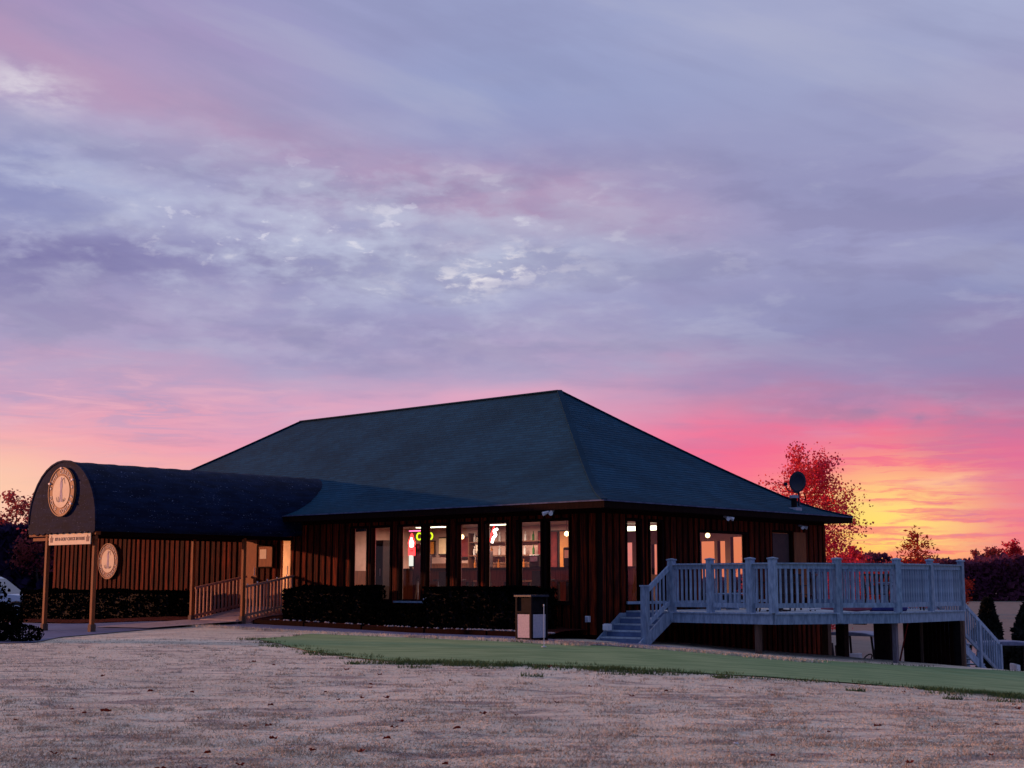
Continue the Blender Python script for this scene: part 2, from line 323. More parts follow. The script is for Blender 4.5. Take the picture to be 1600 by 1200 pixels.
def straw_mat(name, blade=False):
    m = bpy.data.materials.new(name); m.use_nodes = True; n = NT(m.node_tree)
    p = n.new('ShaderNodeBsdfPrincipled'); n.l.new(p.outputs[0], n.new('ShaderNodeOutputMaterial').inputs[0])
    co = n.new('ShaderNodeTexCoord').outputs['Object']
    a = n.noise(co, .35, 4, .6); b_ = n.noise(n.vm('MULTIPLY', co, (.55, 1.5, 1)), 1.6, 6, .65, .6); c_ = n.noise(co, 9, 5, .75); d_ = n.noise(co, 60, 3, .8)
    k = 1.05 if blade else 1.
    c = n.mix(n.rng(a, .35, .65), (.68 * k, .57 * k, .425 * k, 1), (.78 * k, .67 * k, .51 * k, 1))
    c = n.mix(n.rng(b_, .50, .62, 0., .85), c, (.36, .27, .23, 1))
    c = n.mix(n.rng(b_, .44, .30, 0., .5), c, (.50, .49, .40, 1))
    c = n.mix(n.rng(c_, .52, .74, 0., .62), c, (.36, .29, .24, 1))
    c = n.mix(n.rng(c_, .44, .28, 0., .45), c, (.80, .68, .56, 1))
    c = n.mix(n.rng(d_, .55, .8, 0., .6), c, (.25, .19, .16, 1))
    gp = n.m('MULTIPLY', n.rng(n.noise(n.vm('ADD', n.vm('MULTIPLY', co, (.8, 1.6, 1)), (3, 8, 0)), .9, 5, .7), .60, .74), .55)
    c = n.mix(gp, c, (.20, .24, .13, 1))
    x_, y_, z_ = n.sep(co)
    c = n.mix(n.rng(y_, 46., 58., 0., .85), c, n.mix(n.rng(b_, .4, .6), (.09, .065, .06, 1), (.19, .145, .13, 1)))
    n.set(p.inputs['Base Color'], c); p.inputs['Roughness'].default_value = .9; p.inputs['Specular IOR Level'].default_value = .15
    b = n.new('ShaderNodeBump'); b.inputs['Strength'].default_value = .8; b.inputs['Distance'].default_value = .05
    n.set(b.inputs['Height'], n.m('ADD', n.m('MULTIPLY', b_, -.8), n.m('MULTIPLY', c_, -.7))); n.l.new(b.outputs[0], p.inputs['Normal'])
    return m
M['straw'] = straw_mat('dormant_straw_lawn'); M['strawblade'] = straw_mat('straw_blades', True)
M['strawtuft'] = pmat('dry_tuft', (.36, .29, .22), (.50, .42, .33), .9, 3., bump=0, spec=.1)
M['green'] = pmat('putting_green_turf', (.14, .235, .095), (.22, .315, .14), .9, .9, (1, 2.6, 1), .3, .15, detail=10, lo=.38, hi=.62)
M['greenblade'] = leafmat('green_grass_blades', (.050, .085, .035), (.085, .135, .055), .3, 3.)

# ------------------------------------------------------------------ mesh builder
class MB:
    def __init__(s): s.v = []; s.f = []; s.mi = []; s.uv = None
    def add(s, vs, fs, mi=0):
        o = len(s.v); s.v += [tuple(x) for x in vs]
        for f in fs: s.f.append(tuple(i + o for i in f)); s.mi.append(mi)
        return s
    def box(s, x0, x1, y0, y1, z0, z1, mi=0):
        return s.add([(x0, y0, z0), (x1, y0, z0), (x1, y1, z0), (x0, y1, z0), (x0, y0, z1), (x1, y0, z1), (x1, y1, z1), (x0, y1, z1)],
                     [(3, 2, 1, 0), (4, 5, 6, 7), (0, 1, 5, 4), (1, 2, 6, 5), (2, 3, 7, 6), (3, 0, 4, 7)], mi)
    def beam(s, p, q, wd, h, mi=0, up=(0, 0, 1)):
        p = Vector(p); q = Vector(q); d = (q - p).normalized(); u = Vector(up)
        if abs(d.dot(u)) > .99: u = Vector((1, 0, 0))
        r = d.cross(u).normalized(); u = r.cross(d).normalized(); vs = []
        for e in (p, q):
            for a, b in ((-1, -1), (1, -1), (1, 1), (-1, 1)): vs.append(e + r * (a * wd / 2) + u * (b * h / 2))
        return s.add(vs, [(3, 2, 1, 0), (4, 5, 6, 7), (0, 1, 5, 4), (1, 2, 6, 5), (2, 3, 7, 6), (3, 0, 4, 7)], mi)
    def tube(s, p, q, r0, r1=None, n=8, mi=0, cap=True):
        r1 = r0 if r1 is None else r1
        p = Vector(p); q = Vector(q); d = (q - p).normalized(); u = Vector((0, 0, 1)) if abs(d.z) < .95 else Vector((1, 0, 0))
        r = d.cross(u).normalized(); u = r.cross(d); vs = []
        for e, rr in ((p, r0), (q, r1)):
            for i in range(n):
                a = 2 * PI * i / n; vs.append(e + r * math.cos(a) * rr + u * math.sin(a) * rr)
        fs = [(i, (i + 1) % n, n + (i + 1) % n, n + i) for i in range(n)]
        if cap: fs += [tuple(range(n - 1, -1, -1)), tuple(range(n, 2 * n))]
        return s.add(vs, fs, mi)
    def path(s, pts, r, n=6, mi=0):
        for a, b in zip(pts, pts[1:]): s.tube(a, b, r, r, n, mi)
        return s
    def prism(s, poly, y0, y1, axis='y', mi=0):
        n = len(poly)
        if axis == 'y': vs = [(a, y0, b) for a, b in poly] + [(a, y1, b) for a, b in poly]
        elif axis == 'x': vs = [(y0, a, b) for a, b in poly] + [(y1, a, b) for a, b in poly]
        else: vs = [(a, b, y0) for a, b in poly] + [(a, b, y1) for a, b in poly]
        fs = [tuple(range(n)), tuple(range(2 * n - 1, n - 1, -1))] + [(i, n + i, n + (i + 1) % n, (i + 1) % n) for i in range(n)]
        return s.add(vs, fs, mi)
    def lathe(s, prof, n=16, c=(0, 0, 0), mi=0):
        vs = []; fs = []
        for (r, z) in prof:
            for i in range(n):
                a = 2 * PI * i / n; vs.append((c[0] + r * math.cos(a), c[1] + r * math.sin(a), c[2] + z))
        for k in range(len(prof) - 1):
            for i in range(n): fs.append((k * n + i, k * n + (i + 1) % n, (k + 1) * n + (i + 1) % n, (k + 1) * n + i))
        return s.add(vs, fs, mi)
    def mesh(s, name):
        me = bpy.data.meshes.new(name); me.from_pydata(s.v, [], s.f); return me
    def build(s, name, mats, parent=None, smooth=False, fix=True, bevel=0):
        me = s.mesh(name)
        for m in (mats if isinstance(mats, (list, tuple)) else [mats]): me.materials.append(m)
        if max(s.mi, default=0): me.polygons.foreach_set('material_index', s.mi)
        if fix:
            bm = bmesh.new(); bm.from_mesh(me); bmesh.ops.recalc_face_normals(bm, faces=bm.faces)
            if bevel: bmesh.ops.bevel(bm, geom=bm.edges[:], offset=bevel, segments=1, affect='EDGES')
            bm.to_mesh(me); bm.free()
        if smooth: me.shade_smooth()
        return link(me, name, parent)
def link(me, name, parent=None, loc=(0, 0, 0), rz=0.):
    o = bpy.data.objects.new(name, me); COL.objects.link(o); o.parent = parent; o.location = loc; o.rotation_euler = (0, 0, rz); return o
def tag(o, label, cat, group=None, kind=None):
    if label: o['label'] = label
    if cat: o['category'] = cat
    if group: o['group'] = group
    if kind: o['kind'] = kind
    return o
def thing(name, label, cat, loc=(0, 0, 0), rz=0., group=None):
    return tag(link(None, name, None, loc, rz), label, cat, group)
def dup(o, parent=None):
    c = o.copy(); COL.objects.link(c); c.parent = parent
    for ch in list(o.children): dup(ch, c)
    return c

# building frame: a runs along the front wall to the right-near corner (a=0), b runs back along the end wall
C0 = (2.1737, 35.0); RB = R(-42.2); CA, SA = math.cos(RB), math.sin(RB)
def L(a, b, z=0.): return (C0[0] + a * CA - b * SA, C0[1] + a * SA + b * CA, z)
def A(X, Y): dx, dy = X - C0[0], Y - C0[1]; return dx * CA + dy * SA, -dx * SA + dy * CA
def sst(e0, e1, x): t_ = min(1, max(0, (x - e0) / (e1 - e0))); return t_ * t_ * (3 - 2 * t_)
KX = [-60, -20, -8, 0, 2, 4, 6, 8, 10, 12, 16, 25, 40, 100]; KZ = [.12, .20, .34, .31, .24, .12, -.03, -.18, -.34, -.50, -.85, -1.5, -2., -2.2]
def gz(X, Y):
    z = float(np.interp(X, KX, KZ)) * sst(5, 31, Y)
    if X < 6: z += .022 * max(0, min(12, Y - 37)) * sst(6, 0, X) * sst(-15, -9, X)
    z -= 1.38 * sst(35.5, 46, Y) * sst(3.5, 9.5, X - .0 * Y)
    f = sst(80, 300, Y); z = z * (1 - f) - 1.5 * f
    z += .05 * mnoise.noise((X * .16, Y * .16, 0)) * sst(8, 14, Y) * sst(33, 26, Y)
    if 6 < Y < 25: z += (.030 * mnoise.noise((X * .75, Y * 1.0, 4)) + .015 * mnoise.noise((X * 1.9, Y * 2.3, 9))) * sst(24.5, 20.5, Y)
    return z

# ------------------------------------------------------------------ ground
def axis(lo, hi, fine, step, far):
    xs = list(np.arange(fine[0], fine[1] + .01, step)); s = step
    a = fine[1]
    while a < hi: s *= 1.25; a += s; xs.append(a)
    s = step; a = fine[0]; pre = []
    while a > lo: s *= 1.25; a -= s; pre.append(a)
    return sorted(pre) + xs
XS = axis(-900, 900, (-24, 24), .36, 0); YS = axis(-120, 1400, (4, 56), .36, 0)
g = MB(); nx = len(XS)
g.v = [(x, y, gz(x, y)) for y in YS for x in XS]
g.f = [(j * nx + i, j * nx + i + 1, (j + 1) * nx + i + 1, (j + 1) * nx + i) for j in range(len(YS) - 1) for i in range(nx - 1)]; g.mi = [0] * len(g.f)
gr = g.build('lawn_ground', M['straw'], smooth=True, fix=False); tag(gr, 'wide dormant straw coloured lawn sloping down to the right', 'lawn', kind='structure')

def inpoly(x, y, P_):
    c = False; j = len(P_) - 1
    for i in range(len(P_)):
        if (P_[i][1] > y) != (P_[j][1] > y) and x < (P_[j][0] - P_[i][0]) * (y - P_[i][1]) / (P_[j][1] - P_[i][1]) + P_[i][0]: c = not c
        j = i
    return c
def sheet(name, P_, step, dz, mat_, edge=0., rough=0.):
    pts = []
    for k in range(len(P_)):
        p, q = Vector(P_[k]), Vector(P_[(k + 1) % len(P_)]); n = max(1, int((q - p).length / (step * .5)))
        for i in range(n):
            v = p.lerp(q, i / n)
            if rough: v = v + Vector((mnoise.noise((v.x * .9, v.y * .9, 3)), mnoise.noise((v.x * .9, v.y * .9, 8)))) * rough
            pts.append(v)
    nb = len(pts); poly = [tuple(p) for p in pts]
    x0, x1 = min(p.x for p in pts), max(p.x for p in pts); y0, y1 = min(p.y for p in pts), max(p.y for p in pts)
    for x in np.arange(x0, x1, step):
        for y in np.arange(y0, y1, step):
            if inpoly(x, y, poly): pts.append(Vector((x, y)))
    vs, es, fs, *_ = delaunay_2d_cdt(pts, [], [list(range(nb))], 1, 1e-4)
    m = MB(); m.v = [(p.x, p.y, gz(p.x, p.y) + dz) for p in vs]; m.f = [tuple(f) for f in fs]; m.mi = [0] * len(m.f)
    # skirt so the sheet has a real edge
    return m.build(name, mat_, smooth=True, fix=False), poly
G_EDGE = [(-6.0, 33.2), (-4.9, 30.0), (-3.9, 27.8), (-2.9, 25.6), (-2.2, 24.6), (-1.1, 24.1), (.5, 23.9), (2.1, 23.4), (4.2, 23.0), (6.3, 22.4), (8.4, 21.8), (11, 21.4), (15, 21)]
G_FAR = [(24, 24), (26, 34), (20, 36.4), (15, 36), (12.5, 35.0), (10.6, 33.6), (8.5, 32.2), (6.2, 31.6), (3.8, 31.5)] + [L(a, -4.0)[:2] for a in (1.6, -.5, -2.5, -4.5, -6.2)] + [(-5.4, 33.9)]
green, GP = sheet('putting_green', G_EDGE + G_FAR, .5, .018, M['green'], rough=.18)
tag(green, 'smooth mown green turf strip between the straw lawn and the building', 'putting green', kind='structure')
path_, PP = sheet('cart_path', [L(a, b)[:2] for a, b in ((-11.4, -2.0), (-8, -1.72), (1.2, -1.72), (1.2, -.42), (3.4, -.42), (3.4, -2.6), (1.2, -3.35), (-8, -3.3), (-11.4, -3.5))], .6, .025, M['asphalt'])
tag(path_, 'blue grey asphalt path along the front of the building', 'path', kind='structure')
drive, DP = sheet('driveway', [(-10.4, 31.2), (-10.9, 34.5), (-10.5, 37.2), (-9.8, 39.0)] + [L(-12.2, -2.6)[:2], L(-15.2, -1.9)[:2], L(-30, -2.4)[:2], L(-34, 3)[:2], (-34, 66), (-60, 62), (-60, 24), (-30, 27)], 1.2, .02, M['asphalt'])
tag(drive, 'lilac grey paved driveway beside the canopy', 'driveway', kind='structure')
slab = MB()
for (a0, a1) in ((-14.3, -11.7),):
    pts = [L(a0, -5.2), L(a1 + .1, -5.2), L(a1, -1.95), L(a0, -1.95)]
    slab.add([(p[0], p[1], gz(p[0], p[1]) + .05) for p in pts[:2]] + [(p[0], p[1], .53) for p in pts[2:]], [(0, 1, 2, 3)])
tag(slab.build('concrete_apron', M['concrete'], fix=False), 'pinkish concrete apron leading up to the ramp', 'pavement', kind='structure')
bed = MB()
for (a0, a1) in ((-26.2, -14.3), (-11.7, -.35)):
    n = 40
    for i in range(n):
        s0 = a0 + (a1 - a0) * i / n; s1_ = a0 + (a1 - a0) * (i + 1) / n
        rows = [(-1.68, .03), (-1.5, .13), (-.9, .2), (.1, .24)]
        for (b0, h0), (b1, h1) in zip(rows, rows[1:]):
            q = []
            for (s_, b_, h_) in ((s0, b0, h0), (s1_, b0, h0), (s1_, b1, h1), (s0, b1, h1)):
                p = L(s_, b_); q.append((p[0], p[1], gz(p[0], p[1]) + h_ + .03 * mnoise.noise((p[0] * 2, p[1] * 2, 0))))
            bed.add(q, [(0, 1, 2, 3)])
tag(bed.build('mulch_bed', M['mulch'], fix=False), 'dark red bark mulch bed along the wall', 'mulch bed', kind='structure')

# grass blades (stuff)
def blades(name, pos, h, wd, mat_, lean=.8):
    n = len(pos); ang = np.random.rand(n) * 2 * PI; ln = (np.random.rand(n, 2) - .5) * 2 * lean
    hh = h[0] + (h[1] - h[0]) * np.random.rand(n); ww = wd[0] + (wd[1] - wd[0]) * np.random.rand(n)
    p0 = pos.copy(); d = np.stack([np.cos(ang), np.sin(ang), np.zeros(n)], 1) * ww[:, None] / 2
    top = p0 + np.stack([ln[:, 0] * hh, ln[:, 1] * hh, hh], 1)
    V = np.empty((n * 3, 3)); V[0::3] = p0 - d; V[1::3] = p0 + d; V[2::3] = top
    me = bpy.data.meshes.new(name); me.vertices.add(n * 3); me.vertices.foreach_set('co', V.ravel())
    me.loops.add(n * 3); me.loops.foreach_set('vertex_index', np.arange(n * 3)); me.polygons.add(n)
    me.polygons.foreach_set('loop_start', np.arange(0, n * 3, 3)); me.update(calc_edges=True); me.materials.append(mat_)
    return link(me, name)
zcache = {}
def gzf(x, y):
    i, j = math.floor(x / .3), math.floor(y / .3); fx, fy = x / .3 - i, y / .3 - j
    def c(i, j):
        if (i, j) not in zcache: zcache[(i, j)] = gz(i * .3, j * .3)
        return zcache[(i, j)]
    return (c(i, j) * (1 - fx) + c(i + 1, j) * fx) * (1 - fy) + (c(i, j + 1) * (1 - fx) + c(i + 1, j + 1) * fx) * fy
pos = []
while len(pos) < 280000:
    u_ = random.random(); y = 1 / (1 / 10.8 + (1 / 41. - 1 / 10.8) * u_); x = (random.random() - .5) * .80 * y
    d1 = mnoise.noise((x * .7, y * .9, 5)) + .6 * mnoise.noise((x * 3, y * 4, 1))
    if d1 < -.35 and random.random() < .7: continue
    if y > 20 and (inpoly(x, y, GP) or inpoly(x, y, DP) or inpoly(x, y, PP)): continue
    a_, b_ = A(x, y)
    if b_ > -3.6 and -26 < a_ < 3.5: continue
    pos.append((x, y, gzf(x, y)))
tag(blades('lawn_grass', np.array(pos), (.003, .013), (.008, .022), M['strawblade'], 2.2), 'short dry straw coloured grass blades over the lawn', 'grass', kind='stuff')
pos = []
while len(pos) < 60000:
    u_ = random.random(); y = 1 / (1 / 10.8 + (1 / 33. - 1 / 10.8) * u_); x = (random.random() - .5) * .80 * y
    if mnoise.noise((x * .9, y * 1.3, 7)) < .02 - .25 * random.random() or (y > 20 and (inpoly(x, y, GP) or inpoly(x, y, DP) or inpoly(x, y, PP))): continue
    r = .03 + .09 * random.random()
    for _ in range(int(8 + 14 * random.random())):
        a_ = random.random() * 6.28; rr = r * math.sqrt(random.random()); X, Y = x + rr * 1.6 * math.cos(a_), y + rr * math.sin(a_); pos.append((X, Y, gzf(X, Y)))
tag(blades('lawn_tufts', np.array(pos), (.014, .042), (.006, .014), M['strawtuft'], 1.2), 'slightly darker tufts standing up in the dormant lawn', 'grass', kind='stuff')
pos = []
def clump(x, y, r, n):
    for _ in range(n):
        rr = r * math.sqrt(random.random()); a_ = random.random() * 2 * PI; X, Y = x + rr * 1.9 * math.cos(a_), y + rr * math.sin(a_); pos.append((X, Y, gzf(X, Y)))
random.seed(11)
for k in range(len(G_EDGE) - 1):
    p, q = Vector(G_EDGE[k]), Vector(G_EDGE[k + 1]); n = int((q - p).length / .16)
    for i in range(n):
        v = p.lerp(q, i / n); nn = mnoise.noise((v.x * .55, v.y * .4, 2.2))
        dens = .12 if v.x < -2.4 else max(.22, .25 + 2.6 * nn)
        for _ in range(3):
            if random.random() < dens: clump(v.x + random.gauss(0, .12), v.y + random.gauss(-.12, .26), .10 + .16 * random.random(), 60)
        if random.random() < .24 and v.x > -2.5: clump(v.x + random.gauss(0, .5), v.y - .4 - random.random() ** 2 * 2.6, .06 + .16 * random.random(), 70)
for k in range(len(G_FAR) - 1):
    p, q = Vector(G_FAR[k]), Vector(G_FAR[k + 1]); n = int((q - p).length / .3)
    for i in range(n):
        v = p.lerp(q, i / n)
        if random.random() < .35: clump(v.x, v.y + random.gauss(0, .15), .12, 22)
tag(blades('green_edge_grass', np.array(pos), (.03, .085), (.010, .022), M['greenblade'], .8), 'ragged dark green grass tufts along the near edge of the green', 'grass', kind='stuff')
# tufts of pale grass between path and green
pos = []
for _ in range(5500):
    a_ = random.uniform(-13, 2.5); b_ = -3.62 + random.gauss(0, .13); p = L(a_, b_); pos.append((p[0], p[1], gzf(p[0], p[1]) + .02))
for _ in range(5000):
    a_ = random.uniform(1.0, 6.5); p = L(a_, -2.9 + random.gauss(0, .25) + (a_ - 1) * .35); pos.append((p[0], p[1], gzf(p[0], p[1]) + .02))
tag(blades('verge_grass', np.array(pos), (.03, .07), (.012, .026), M['strawblade'], 1.), 'pale frosty grass verge between the path and the green', 'grass', kind='stuff')
# ------------------------------------------------------------------ clubhouse
club = thing('clubhouse', 'low dark timber clubhouse with large blue grey hipped roof and lit windows', 'building', (C0[0], C0[1], 0), RB)
FLOOR, EAVE = .93, 3.6
def holes_boxes(s0, s1, z0, z1, holes):
    xs = sorted({s0, s1, *[h[0] for h in holes], *[h[1] for h in holes]}); out = []
    for a_, b_ in zip(xs, xs[1:]):
        c = (a_ + b_) / 2; cuts = sorted((h[2], h[3]) for h in holes if h[0] < c < h[1]); z = z0
        for lo, hi in cuts:
            if lo > z: out.append((a_, b_, z, lo))
            z = max(z, hi)
        if z < z1: out.append((a_, b_, z, z1))
    return out
SILL, HEAD = 1.17, 3.18
front_h = [(-9.22, -8.55), (-8.34, -7.56), (-7.19, -6.31), (-6.11, -5.32), (-4.9, -4.13), (-3.85, -3.11), (-2.69, -1.92), (-1.72, -.98)]
front_h = [(a_, b_, SILL, HEAD) for a_, b_ in front_h]
door_h = [(-14.3, -13.66, FLOOR, 3.02), (-12.55, -11.98, FLOOR, 3.08)]
end_h = [(1.06, 1.63, SILL, HEAD), (2.03, 2.54, SILL, HEAD), (4.25, 6.56, SILL + .1, 2.97), (7.98, 8.98, FLOOR, 3.07)]
back_h = [(-4.55, -3.93, 1.2, 2.96), (-3.82, -3.52, 1.2, 2.96), (-3.32, -2.88, 1.2, 3.08), (-7.95, -7.25, 1.2, 2.98), (-6.45, -6.2, 1.9, 2.9), (-1.9, -1.1, 1.2, 2.96), (-10, -9.1, 1.2, 2.96)]
def FW(s, o_, z): return (s, -o_, z)          # front wall: outward is -b
def EW(s, o_, z): return (o_, s, z)           # end wall: outward is +a
def BW(s, o_, z): return (s, 10.94 + o_, z)
def wbox(m, F, s0, s1, o0, o1, z0, z1, mi=0):
    p = F(s0, o0, z0); q = F(s1, o1, z1)
    m.box(min(p[0], q[0]), max(p[0], q[0]), min(p[1], q[1]), max(p[1], q[1]), min(p[2], q[2]), max(p[2], q[2]), mi)
for nm, F, s0, s1, z0, hs in (('wall', FW, -25.7, 0, .1, front_h + door_h), ('wall', EW, 0.0, 10.94, -2.4, end_h), ('wall', BW, -25.7, 0., -2.4, back_h)):
    m = MB(); mi_ = MB()
    for (a_, b_, lo, hi) in holes_boxes(s0, s1, z0, 3.52, hs): wbox(m, F, a_, b_, -.12, -.002, lo, hi)
    m.build(nm, M['sheet'], club)
    for (a_, b_, lo, hi) in holes_boxes(s0 + .13, s1 - .13, FLOOR, 3.42, hs): wbox(mi_, F, a_, b_, -.14, -.122, lo, hi)
    mi_.build('interior_lining', M['iwall'], club)
m = MB(); m.box(-25.7, -25.58, 0.12, 10.94, -1, 3.52); m.build('wall', M['sheet'], club)
# siding boards, one object each
def boards(F, s0, s1, z0, z1, hs, pitch):
    s = s0
    k = 0
    while s < s1 - .02:
        wd = pitch * random.uniform(.66, .76); e = min(s + wd, s1)
        for (a_, b_, lo, hi) in holes_boxes(s, e, z0, z1, [(max(h[0] - .07, s), min(h[1] + .07, e), h[2] - .09, h[3] + .07) for h in hs if h[0] - .07 < e and h[1] + .07 > s]):
            if b_ - a_ < .03 or hi - lo < .05: continue
            b = MB(); pr = .028 + random.uniform(-.006, .008)
            x0, x1 = a_, b_
            c = .022
            pts = [(x0, 0.), (x0 + .004, pr - .010), (x0 + c, pr), (x1 - c, pr), (x1 - .004, pr - .010), (x1, 0.)]
            vs = [F(p[0], p[1], lo) for p in pts] + [F(p[0], p[1], hi) for p in pts]; n = len(pts)
            b.add(vs, [(i, i + 1, n + i + 1, n + i) for i in range(n - 1)] + [tuple(range(n)), tuple(range(2 * n - 1, n - 1, -1))])
            b.build('board', M['board'], club)
        s += pitch; k += 1
boards(FW, -25.7, 0., .35, 3.34, front_h + door_h, .285)
boards(EW, .0, 10.94, -1.6, 3.34, end_h, .27)
# corner board
b = MB(); b.box(-.02, .055, -.055, .02, .2, 3.34); b.build('corner_board', M['trim'], club)
def window(F, h, mull=0, name='window', mat_=None, sill=True):
    s0, s1, z0, z1 = h; m = MB(); t_ = .06
    for q in ((s0 - t_, s0, z0, z1), (s1, s1 + t_, z0, z1), (s0 - t_, s1 + t_, z1, z1 + t_), (s0 - t_, s1 + t_, z0 - t_, z0)): wbox(m, F, q[0], q[1], -.10, .045, q[2], q[3])
    for k in range(mull):
        c = s0 + (s1 - s0) * (k + 1) / (mull + 1); wbox(m, F, c - .03, c + .03, -.07, .01, z0, z1)
    f = m.build(name, mat_ or M['trim'], club)
    g_ = MB(); g_.add([F(s0, -.045, z0), F(s1, -.045, z0), F(s1, -.045, z1), F(s0, -.045, z1)], [(0, 1, 2, 3)]); g_.build('pane', M['glass'], f, fix=False)
    if sill:
        sl = MB(); wbox(sl, F, s0 - .09, s1 + .09, -.05, .085, z0 - .10, z0 - .062); sl.build('sill', M['trim'], f)
    return f
for h in front_h: window(FW, h)
window(EW, end_h[0]); window(EW, end_h[1]); window(EW, end_h[2])
for h in back_h: window(BW, h)
# blue grey sill board that shows under the middle pair of windows
m = MB(); m.box(-7.3, -5.2, -.14, -.088, 1.075, 1.125); m.build('window_ledge', M['deckpaint'], club)
# doors
def door(F, h, half=False, mat_=None):
    s0, s1, z0, z1 = h; f = MB()
    for q in ((s0, s0 + .07, z0, z1), (s1 - .07, s1, z0, z1), (s0 + .07, s1 - .07, z1 - .08, z1), (s0 + .07, s1 - .07, z0, z0 + .2)): wbox(f, F, q[0], q[1], -.09, -.02, q[2], q[3])
    d = f.build('door', mat_ or M['post'], club)
    g_ = MB(); g_.add([F(s0 + .07, -.05, z0 + .2), F(s1 - .07, -.05, z0 + .2), F(s1 - .07, -.05, z1 - .08), F(s0 + .07, -.05, z1 - .08)], [(0, 1, 2, 3)]); g_.build('pane', M['glass'], d, fix=False)
    k = MB(); a0 = F(s1 - .13, .02, z0 + .95); a1 = F(s1 - .13, .02, z0 + 1.2); k.tube(a0, a1, .014); k.build('handle', M['metal'], d)
    return d
dd = MB(); wbox(dd, FW, -14.28, -13.68, -.09, -.03, FLOOR, 3.0); d7 = dd.build('door', M['post'], club)
k = MB(); k.tube(FW(-13.76, .0, 1.85), FW(-13.76, .0, 2.1), .016); k.build('handle', M['white'], d7)
door(FW, door_h[1])
dd = MB(); wbox(dd, EW, 8.02, 8.94, -.10, -.05, FLOOR, 3.05); d8 = dd.build('door', M['dark'], club)
k = MB(); k.tube((-.03, 8.12, 1.9), (.04, 8.12, 1.9), .02); k.build('handle', M['metal'], d8)
pp = MB(); wbox(pp, EW, 9.07, 9.74, .034, .05, 1.2, 3.1); pp.build('plywood_panel', M['post'], club)

# hipped roof with bell cast eaves
AR = (-26.4, .7); BR = (-.7, 11.42); RA = (-18.3, -5.9); RBc = 5.45
prof = [(0, 3.6), (.1, 3.78), (.2, 4.08), (.35, 4.66), (.5, 5.28), (.75, 6.36), (1, 7.48)]
def rz_(t_): return float(np.interp(t_, [p[0] for p in prof], [p[1] for p in prof]))
def smooth_rz(t_): return (rz_(max(0, t_ - .05)) + rz_(t_) * 2 + rz_(min(1, t_ + .05))) / 4 if .05 < t_ < .95 else rz_(t_)
def ring(t_): return [(AR[0] + (RA[0] - AR[0]) * t_, BR[0] + (RBc - BR[0]) * t_), (AR[1] + (RA[1] - AR[1]) * t_, BR[0] + (RBc - BR[0]) * t_),
                      (AR[1] + (RA[1] - AR[1]) * t_, BR[1] + (RBc - BR[1]) * t_), (AR[0] + (RA[0] - AR[0]) * t_, BR[1] + (RBc - BR[1]) * t_)]
NC = 50; roofs = [MB() for _ in range(4)]; uvs = [[] for _ in range(4)]
for k in range(NC):
    t0, t1 = k / NC, (k + 1) / NC; r0, r1 = ring(t0), ring(t1); za, zb = smooth_rz(t0) + .009, smooth_rz(t1)
    tilt = [.07 * (0.5 - t0), .0, 0, 0]
    for sd_ in range(4):
        i, j = sd_, (sd_ + 1) % 4
        p0, p1, p2, p3 = (*r0[i], za), (*r0[j], za), (*r1[j], zb), (*r1[i], zb)
        roofs[sd_].add([p0, p1, p2, p3, (*r0[j], za - .009), (*r0[i], za - .009)], [(0, 1, 2, 3), (0, 5, 4, 1)])
        c = 0 if sd_ % 2 == 0 else 1
        for q, vv in ((p0, k), (p1, k), (p2, k + 1), (p3, k + 1)): uvs[sd_].append((q[c], vv * .145))
        uvs[sd_] += [(p0[c], k * .145 - .02)] * 4
for sd_ in range(4):
    ro = roofs[sd_].build('roof_slope', M['shingle'], club, fix=False)
    uvl = ro.data.uv_layers.new(name='UVMap'); uvl.data.foreach_set('uv', [x for q in uvs[sd_] for x in q])
cap = MB()
for (ca, cb) in (((AR[0], BR[0]), 0), ((AR[1], BR[0]), 1), ((AR[1], BR[1]), 1), ((AR[0], BR[1]), 0)):
    for k in range(NC):
        t0, t1 = k / NC, (k + 1) / NC; e = (RA[cb], RBc)
        cap.beam((ca[0] + (e[0] - ca[0]) * t0, ca[1] + (e[1] - ca[1]) * t0, smooth_rz(t0) + .022), (ca[0] + (e[0] - ca[0]) * t1, ca[1] + (e[1] - ca[1]) * t1, smooth_rz(t1) + .02), .16, .03)
cap.beam((RA[0], RBc, 7.49), (RA[1], RBc, 7.49), .2, .04); cap.build('ridge_cap', M['shingle'], club)
m = MB()
for (x0, x1, y0, y1) in ((AR[0], AR[1], BR[0], BR[0] + .04), (AR[0], AR[1], BR[1] - .04, BR[1]), (AR[0], AR[0] + .04, BR[0] + .04, BR[1] - .04), (AR[1] - .04, AR[1], BR[0] + .04, BR[1] - .04)): m.box(x0, x1, y0, y1, 3.42, 3.592)
m.build('fascia', M['trim'], club)
m = MB()
for (x0, x1, y0, y1) in ((AR[0], AR[1] + .012, BR[0] - .03, BR[0] - .004), (AR[1] + .004, AR[1] + .03, BR[0] - .004, BR[1])): m.box(x0, x1, y0, y1, 3.582, 3.612)
m.build('drip_edge', M['drip'], club)
m = MB(); m.box(AR[0] + .04, AR[1] - .04, BR[0] + .04, BR[1] - .04, 3.44, 3.46); m.build('soffit', M['trim'], club)
